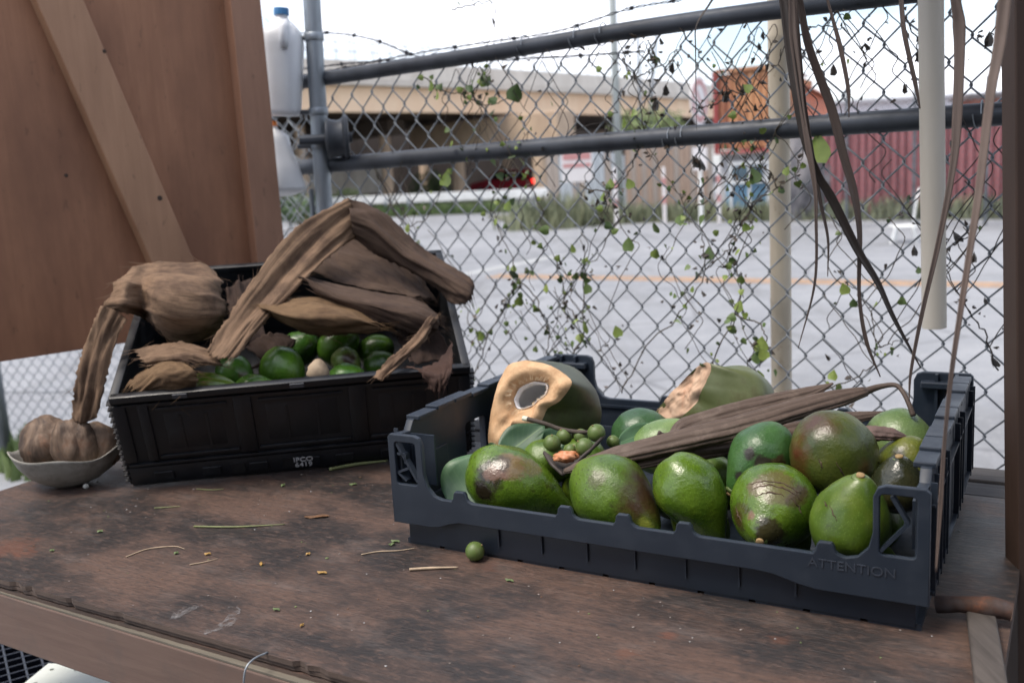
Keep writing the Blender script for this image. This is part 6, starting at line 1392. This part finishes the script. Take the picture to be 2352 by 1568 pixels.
def m_vl(name, a, b, tr=.3):
    n = NT(name); oi = n.node('ShaderNodeObjectInfo'); f = n.noise(n.co('Object'), 2.5, 3); c = n.ramp(oi.outputs['Random'], (0.0, a), (1.0, b)); n.color(n.mix(n.ramp(f, (.4, 0.0), (.7, .4)), c, tuple(x * .6 for x in a))); n.rough(.5)
    if tr: n.b.inputs['Subsurface Weight'].default_value = tr; n.b.inputs['Subsurface Radius'].default_value = (.01, .02, .004); n.b.inputs['Subsurface Scale'].default_value = .02
    return n.mat
VL = [vleaf_mesh('leaf', m_vl('vine_leaf_green', (.12, .18, .03), (.24, .31, .07))), vleaf_mesh('leaf', m_vl('vine_leaf_dark', (.05, .09, .025), (.11, .17, .045)))]
VD = [vleaf_mesh('dead_leaf', m_vl('vine_leaf_dead', (.028, .022, .016), (.075, .052, .034), 0), True)]
VSTEM = simple('vine_stem', (.075, .06, .04), .8, .4, 40, .2, 150); VSTEM_D = simple('vine_stem_dead', (.04, .032, .028), .85, .4, 40, .2, 150)
def put_leaf(p, size, me, parent, name, rot=None):
    o = bpy.data.objects.new(name, me); col.objects.link(o); o.location = p; o.scale = (size,) * 3
    o.rotation_euler = rot or (random.gauss(-.3, .7), random.uniform(0, 6.28), math.atan2(FN.y, FN.x) + math.pi / 2 + random.gauss(0, .7)); attach(o, parent); return o
def vine(stems, label, ng, nd, sz=(.008, .016), extra=(), dead=False, r=.0016):
    p0 = onF(*stems[0][0], .0); t = thing('climbing_vine', p0, label, 'vine', 'vines on the gate'); allp = []
    for s_ in stems:
        P = [onF(x, y, .006) for x, y in s_]; P = catmull(P, max(12, 6 * len(P))); P = [p + V(random.gauss(0, .002), 0, random.gauss(0, .002)) + FN * .006 * math.sin(i * .9) for i, p in enumerate(P)]
        m = MB(); m.tube(P, [r * (1 - .5 * i / len(P)) for i in range(len(P))], 5); m.build('stem', VSTEM_D if dead else VSTEM, t, smooth=True); allp += P
    for k in range(10):
        p = random.choice(allp).copy(); d = (FD * random.choice((-1, 1)) * .66 + V(0, 0, 1)).normalized() * random.choice((1, 1, -1)); P = [p]
        for q_ in range(random.randint(6, 13)):
            if random.random() < .22: d = Vector((-d.x, -d.y, d.z))
            if p.z > zt_rail - .03 and d.z > 0: d = Vector((d.x, d.y, -d.z))
            p = p + d * .024 + Vector((random.gauss(0, .003), random.gauss(0, .002), random.gauss(0, .003))); P.append(p.copy())
        m = MB(); m.tube(catmull(P, len(P) * 3), [.0009] * (len(P) * 3), 4); m.build('tendril', VSTEM_D if dead or random.random() < .5 else VSTEM, t, smooth=True); allp += P
    for k in range(ng):
        p = random.choice(allp) + V(random.gauss(0, .012), 0, random.gauss(0, .012)) + FN * random.uniform(-.005, .015); put_leaf(p, random.uniform(*sz) * random.choice((.6, .8, 1, 1.2)), random.choice(VL), t, 'leaf')
    for k in range(int(nd * 1.7)):
        p = random.choice(allp) + V(random.gauss(0, .012), 0, random.gauss(0, .014)) + FN * random.uniform(-.005, .012); put_leaf(p, random.uniform(.006, .014), VD[0], t, 'dead_leaf')
    for (x, y, spx, kind) in extra:
        p = onF(x, y, .012); spx *= .82; put_leaf(p - V(0, 0, spx * mpp(p) * .5), spx * mpp(p), VL[kind] if kind < 2 else VD[0], t, 'leaf' if kind < 2 else 'dead_leaf', (random.gauss(-.2, .3), random.uniform(-.6, .6), math.atan2(FN.y, FN.x) + math.pi / 2 + random.gauss(0, .35)))
    return t
vine([[(1075, 905), (1110, 800), (1160, 700), (1190, 640), (1160, 560), (1130, 480)], [(1190, 640), (1240, 700), (1260, 800), (1240, 880)], [(1110, 800), (1080, 740), (1060, 690)]], 'leafy vine right of the black crate climbing towards the husk peak', 95, 26, extra=((1180, 625, 34, 1), (1100, 770, 30, 0), (1190, 690, 30, 0), (1250, 660, 24, 0)))
vine([[(1215, 905), (1290, 850), (1340, 760), (1340, 640), (1390, 560), (1440, 470)], [(1340, 740), (1300, 700), (1280, 600)]], 'vine above the opened coconut with a tight green leaf cluster', 70, 30, extra=((1340, 745, 40, 0), (1325, 770, 30, 0), (1350, 660, 34, 1), (1440, 560, 40, 1), (1505, 520, 34, 1), (1315, 570, 26, 0), (1420, 760, 34, 0)))
vine([[(1430, 905), (1480, 800), (1560, 720), (1620, 620), (1600, 520), (1540, 430)], [(1620, 620), (1680, 560), (1690, 480)]], 'vine between the two coconuts rising to the round sign', 40, 36, extra=((1625, 580, 38, 1), (1500, 580, 30, 0), (1555, 500, 34, 1)))
vine([[(1600, 890), (1650, 800), (1690, 720), (1700, 640), (1670, 570)], [(1690, 720), (1760, 760), (1745, 840)]], 'vine with big leaves just left of the cream pole foot', 66, 20, extra=((1745, 790, 46, 0), (1730, 815, 40, 1), (1760, 810, 36, 0), (1690, 700, 34, 0), (1745, 860, 30, 0), (1700, 640, 26, 0)))
vine([[(965, 170), (1010, 205), (1060, 215), (1110, 185), (1130, 150)], [(1060, 215), (1100, 240), (1150, 235), (1185, 200)]], 'green vine cluster between the two rails left of centre', 52, 10, sz=(.011, .022), extra=((1175, 210, 52, 1), (1110, 180, 34, 1), (985, 195, 34, 0), (1000, 218, 26, 0)))
vine([[(860, 380), (900, 470), (940, 520), (1000, 470), (1020, 400)], [(940, 520), (930, 560)]], 'small vine over the columns with one broad leaf under the middle rail', 12, 6, extra=((1016, 408, 44, 0), (1160, 470, 30, 0), (930, 520, 26, 0)))
vine([[(1330, 420), (1400, 440), (1450, 380), (1480, 300), (1450, 180), (1420, 90)], [(1450, 180), (1500, 160), (1560, 110)], [(1400, 440), (1380, 510)]], 'half dead vine around the utility pole', 14, 40, extra=((1400, 420, 26, 0), (1450, 420, 30, 0), (1380, 450, 26, 0), (1455, 255, 26, 0), (1520, 205, 34, 2), (1505, 240, 36, 2)))
vine([[(1560, 60), (1610, 130), (1680, 210), (1750, 190), (1800, 110)], [(1680, 210), (1640, 240), (1590, 250)], [(1800, 110), (1880, 60), (1950, 70)]], 'dead leaf strewn vine in front of the orange container', 0, 34, dead=True, extra=((1660, 220, 36, 2), (1710, 205, 34, 2), (1908, 160, 34, 2), (1610, 375, 34, 2), (1535, 150, 30, 2)))
vine([[(1700, 540), (1730, 470), (1790, 430), (1830, 390), (1850, 330)], [(1790, 430), (1760, 390), (1700, 380)], [(1600, 480), (1640, 440), (1700, 380)]], 'vine crossing the cream pole with one large round leaf at right', 16, 18, extra=((1873, 338, 86, 0), (1735, 402, 46, 1), (1800, 390, 26, 0), (1715, 520, 26, 0), (1595, 370, 36, 2)))
vine([[(1880, 900), (1980, 860), (2010, 800), (1990, 700), (1940, 650)], [(2010, 800), (2060, 780)]], 'thin vine behind the pods with a yellowing leaf', 20, 12, r=.0013, extra=((1942, 662, 34, 0), (1960, 695, 26, 1), (1910, 860, 30, 0)))
vine([[(2290, 850), (2260, 760), (2230, 720), (2160, 600), (2120, 520)], [(2190, 560), (2230, 540)], [(2080, 30), (2110, 120), (2130, 200)], [(2290, 60), (2260, 110)]], 'brown dead vine between the hanging pipe and the right post', 0, 26, dead=True, r=.0014, extra=((2100, 125, 34, 2), (2085, 200, 30, 2), (2280, 825, 34, 2), (2200, 540, 36, 2), (2240, 590, 30, 2), (2270, 90, 44, 2), (2100, 575, 30, 2)))
vine([[(1230, 380), (1290, 330), (1330, 300), (1420, 260)], [(1040, 20), (1100, 8), (1150, -10)]], 'wiry vine bits above the pier cap', 8, 10, dead=True, extra=((1430, 280, 30, 0),))

# ------------------------------------------------------------------ dried palm leaf strips hanging from the roof
n = NT('dry_frond'); co = n.co('UV', (3, 10, 1)); f = n.noise(co, 4, 4, .6); oi = n.node('ShaderNodeObjectInfo'); c = n.mix(n.ramp(oi.outputs['Random'], (0.0, 0.0), (1.0, 1.0)), n.ramp(f, (.3, (.06, .042, .035)), (.7, (.115, .085, .072))), n.ramp(f, (.3, (.10, .072, .06)), (.7, (.17, .125, .105)))); n.color(c); n.rough(.6); n.bump(f, .3, .001); FROND = n.mat
FROND_D = simple('dark_frond', (.035, .026, .022), .55, .4, 20); FROND_L = simple('pale_frond', (.15, .11, .092), .65, .3, 20)
def frond(pts, w, Y, label, mat=FROND, fold=.35):
    """pts in the picture, hanging at distance Y (or a list of distances)"""
    Ys = Y if hasattr(Y, '__len__') else [Y] * len(pts); P = [atY(x, y, d) for (x, y), d in zip(pts, Ys)]
    d = (P[0] - P[1]).normalized(); ext = (1.165 - P[0].z) / d.z; ne = max(2, int(ext / .09)); P = [P[0] + d * ext * (ne - q_) / ne for q_ in range(ne)] + P; n_ = 12 * len(P); W = lerp1([w[0]] * ne + w, n_); Pc = catmull(P, n_)
    k = mpp(P[ne]); vs = []; uv = []
    for i, p in enumerate(Pc):
        t_ = (Pc[min(i + 1, n_ - 1)] - Pc[max(i - 1, 0)]).normalized(); side = t_.cross((CAM - p).normalized()).normalized(); tw = .5 * math.sin(i * .055 + pts[0][0]); side = (Matrix.Rotation(tw, 3, t_) @ side); up_ = side.cross(t_)
        for j, v in enumerate((-1, -.5, 0, .5, 1)): vs.append(p + side * v * W[i] * k / 2 + up_ * fold * abs(v) * W[i] * k / 2); uv.append((i / n_, v / 2 + .5))
    m = MB(); m.add(vs, [(i * 5 + j, (i + 1) * 5 + j, (i + 1) * 5 + j + 1, i * 5 + j + 1) for i in range(n_ - 1) for j in range(4)])
    o = m.build('palm_strip', mat, smooth=True, origin=Pc[0]); ul = o.data.uv_layers.new(name='UVMap')
    for p in o.data.polygons:
        for li, vi in zip(p.loop_indices, p.vertices): ul.data[li].uv = uv[vi]
    md = o.modifiers.new('s', 'SOLIDIFY'); md.thickness = .0007; tag(o, label, 'palm strip', 'dry palm strips hanging from the roof')
frond([(1800, 0), (1821, 156), (1848, 312), (1880, 400), (1910, 455), (1969, 574), (2014, 648), (2052, 730), (2115, 845)], [20, 22, 20, 18, 22, 20, 16, 12, 3], 1.36, 'broad dark palm strip crossing to the lower right in front of the pipe', FROND_D)
frond([(1838, 0), (1855, 90), (1882, 170), (1912, 253), (1937, 357), (1959, 439), (1973, 533), (1973, 675), (1989, 780), (2022, 865)], [14, 20, 22, 22, 20, 20, 14, 9, 10, 3], 1.37, 'long palm strip hanging straight right of the cream pole')
frond([(1818, 0), (1822, 80), (1833, 165), (1845, 260), (1860, 351), (1872, 430), (1874, 494), (1871, 648), (1833, 800)], [16, 18, 17, 13, 16, 10, 8, 7, 2], 1.355, 'palm strip whose thread thin end hangs beside the cream pole')
frond([(1826, 0), (1836, 120), (1846, 230), (1866, 370), (1885, 470), (1901, 549), (1901, 635)], [16, 14, 12, 14, 9, 7, 2], 1.365, 'short inner palm strip ending above the orange road line')
frond([(1901, 0), (1918, 60), (1931, 110), (1948, 203), (1950, 270)], [6, 10, 12, 9, 2], 1.38, 'small palm strip that ends just above the middle rail')
frond([(2071, 0), (2076, 60), (2082, 99), (2102, 192), (2113, 250)], [12, 12, 11, 10, 3], 1.30, 'palm strip slipping behind the hanging pipe')
frond([(2195, 0), (2205, 60), (2206, 140), (2200, 275), (2189, 384), (2157, 549), (2118, 714), (2092, 850), (2088, 920)], [22, 30, 26, 24, 16, 13, 11, 8, 3], .98, 'blurred palm strip right of the hanging pipe, sweeping down left')
frond([(2308, 0), (2296, 110), (2277, 220), (2250, 439), (2228, 577), (2206, 714), (2184, 861), (2168, 1020), (2160, 1150), (2150, 1312)], [30, 28, 24, 20, 16, 14, 12, 10, 12, 5], .80, 'nearest pale blurred palm strip reaching down over the grey crate', FROND_L)
frond([(1655, -30), (1630, 10), (1600, 60), (1598, 120), (1600, 300)], [6, 5, 4, 3, 1], 1.5, 'thread thin stalk hanging left of the cream pole', FROND_D)
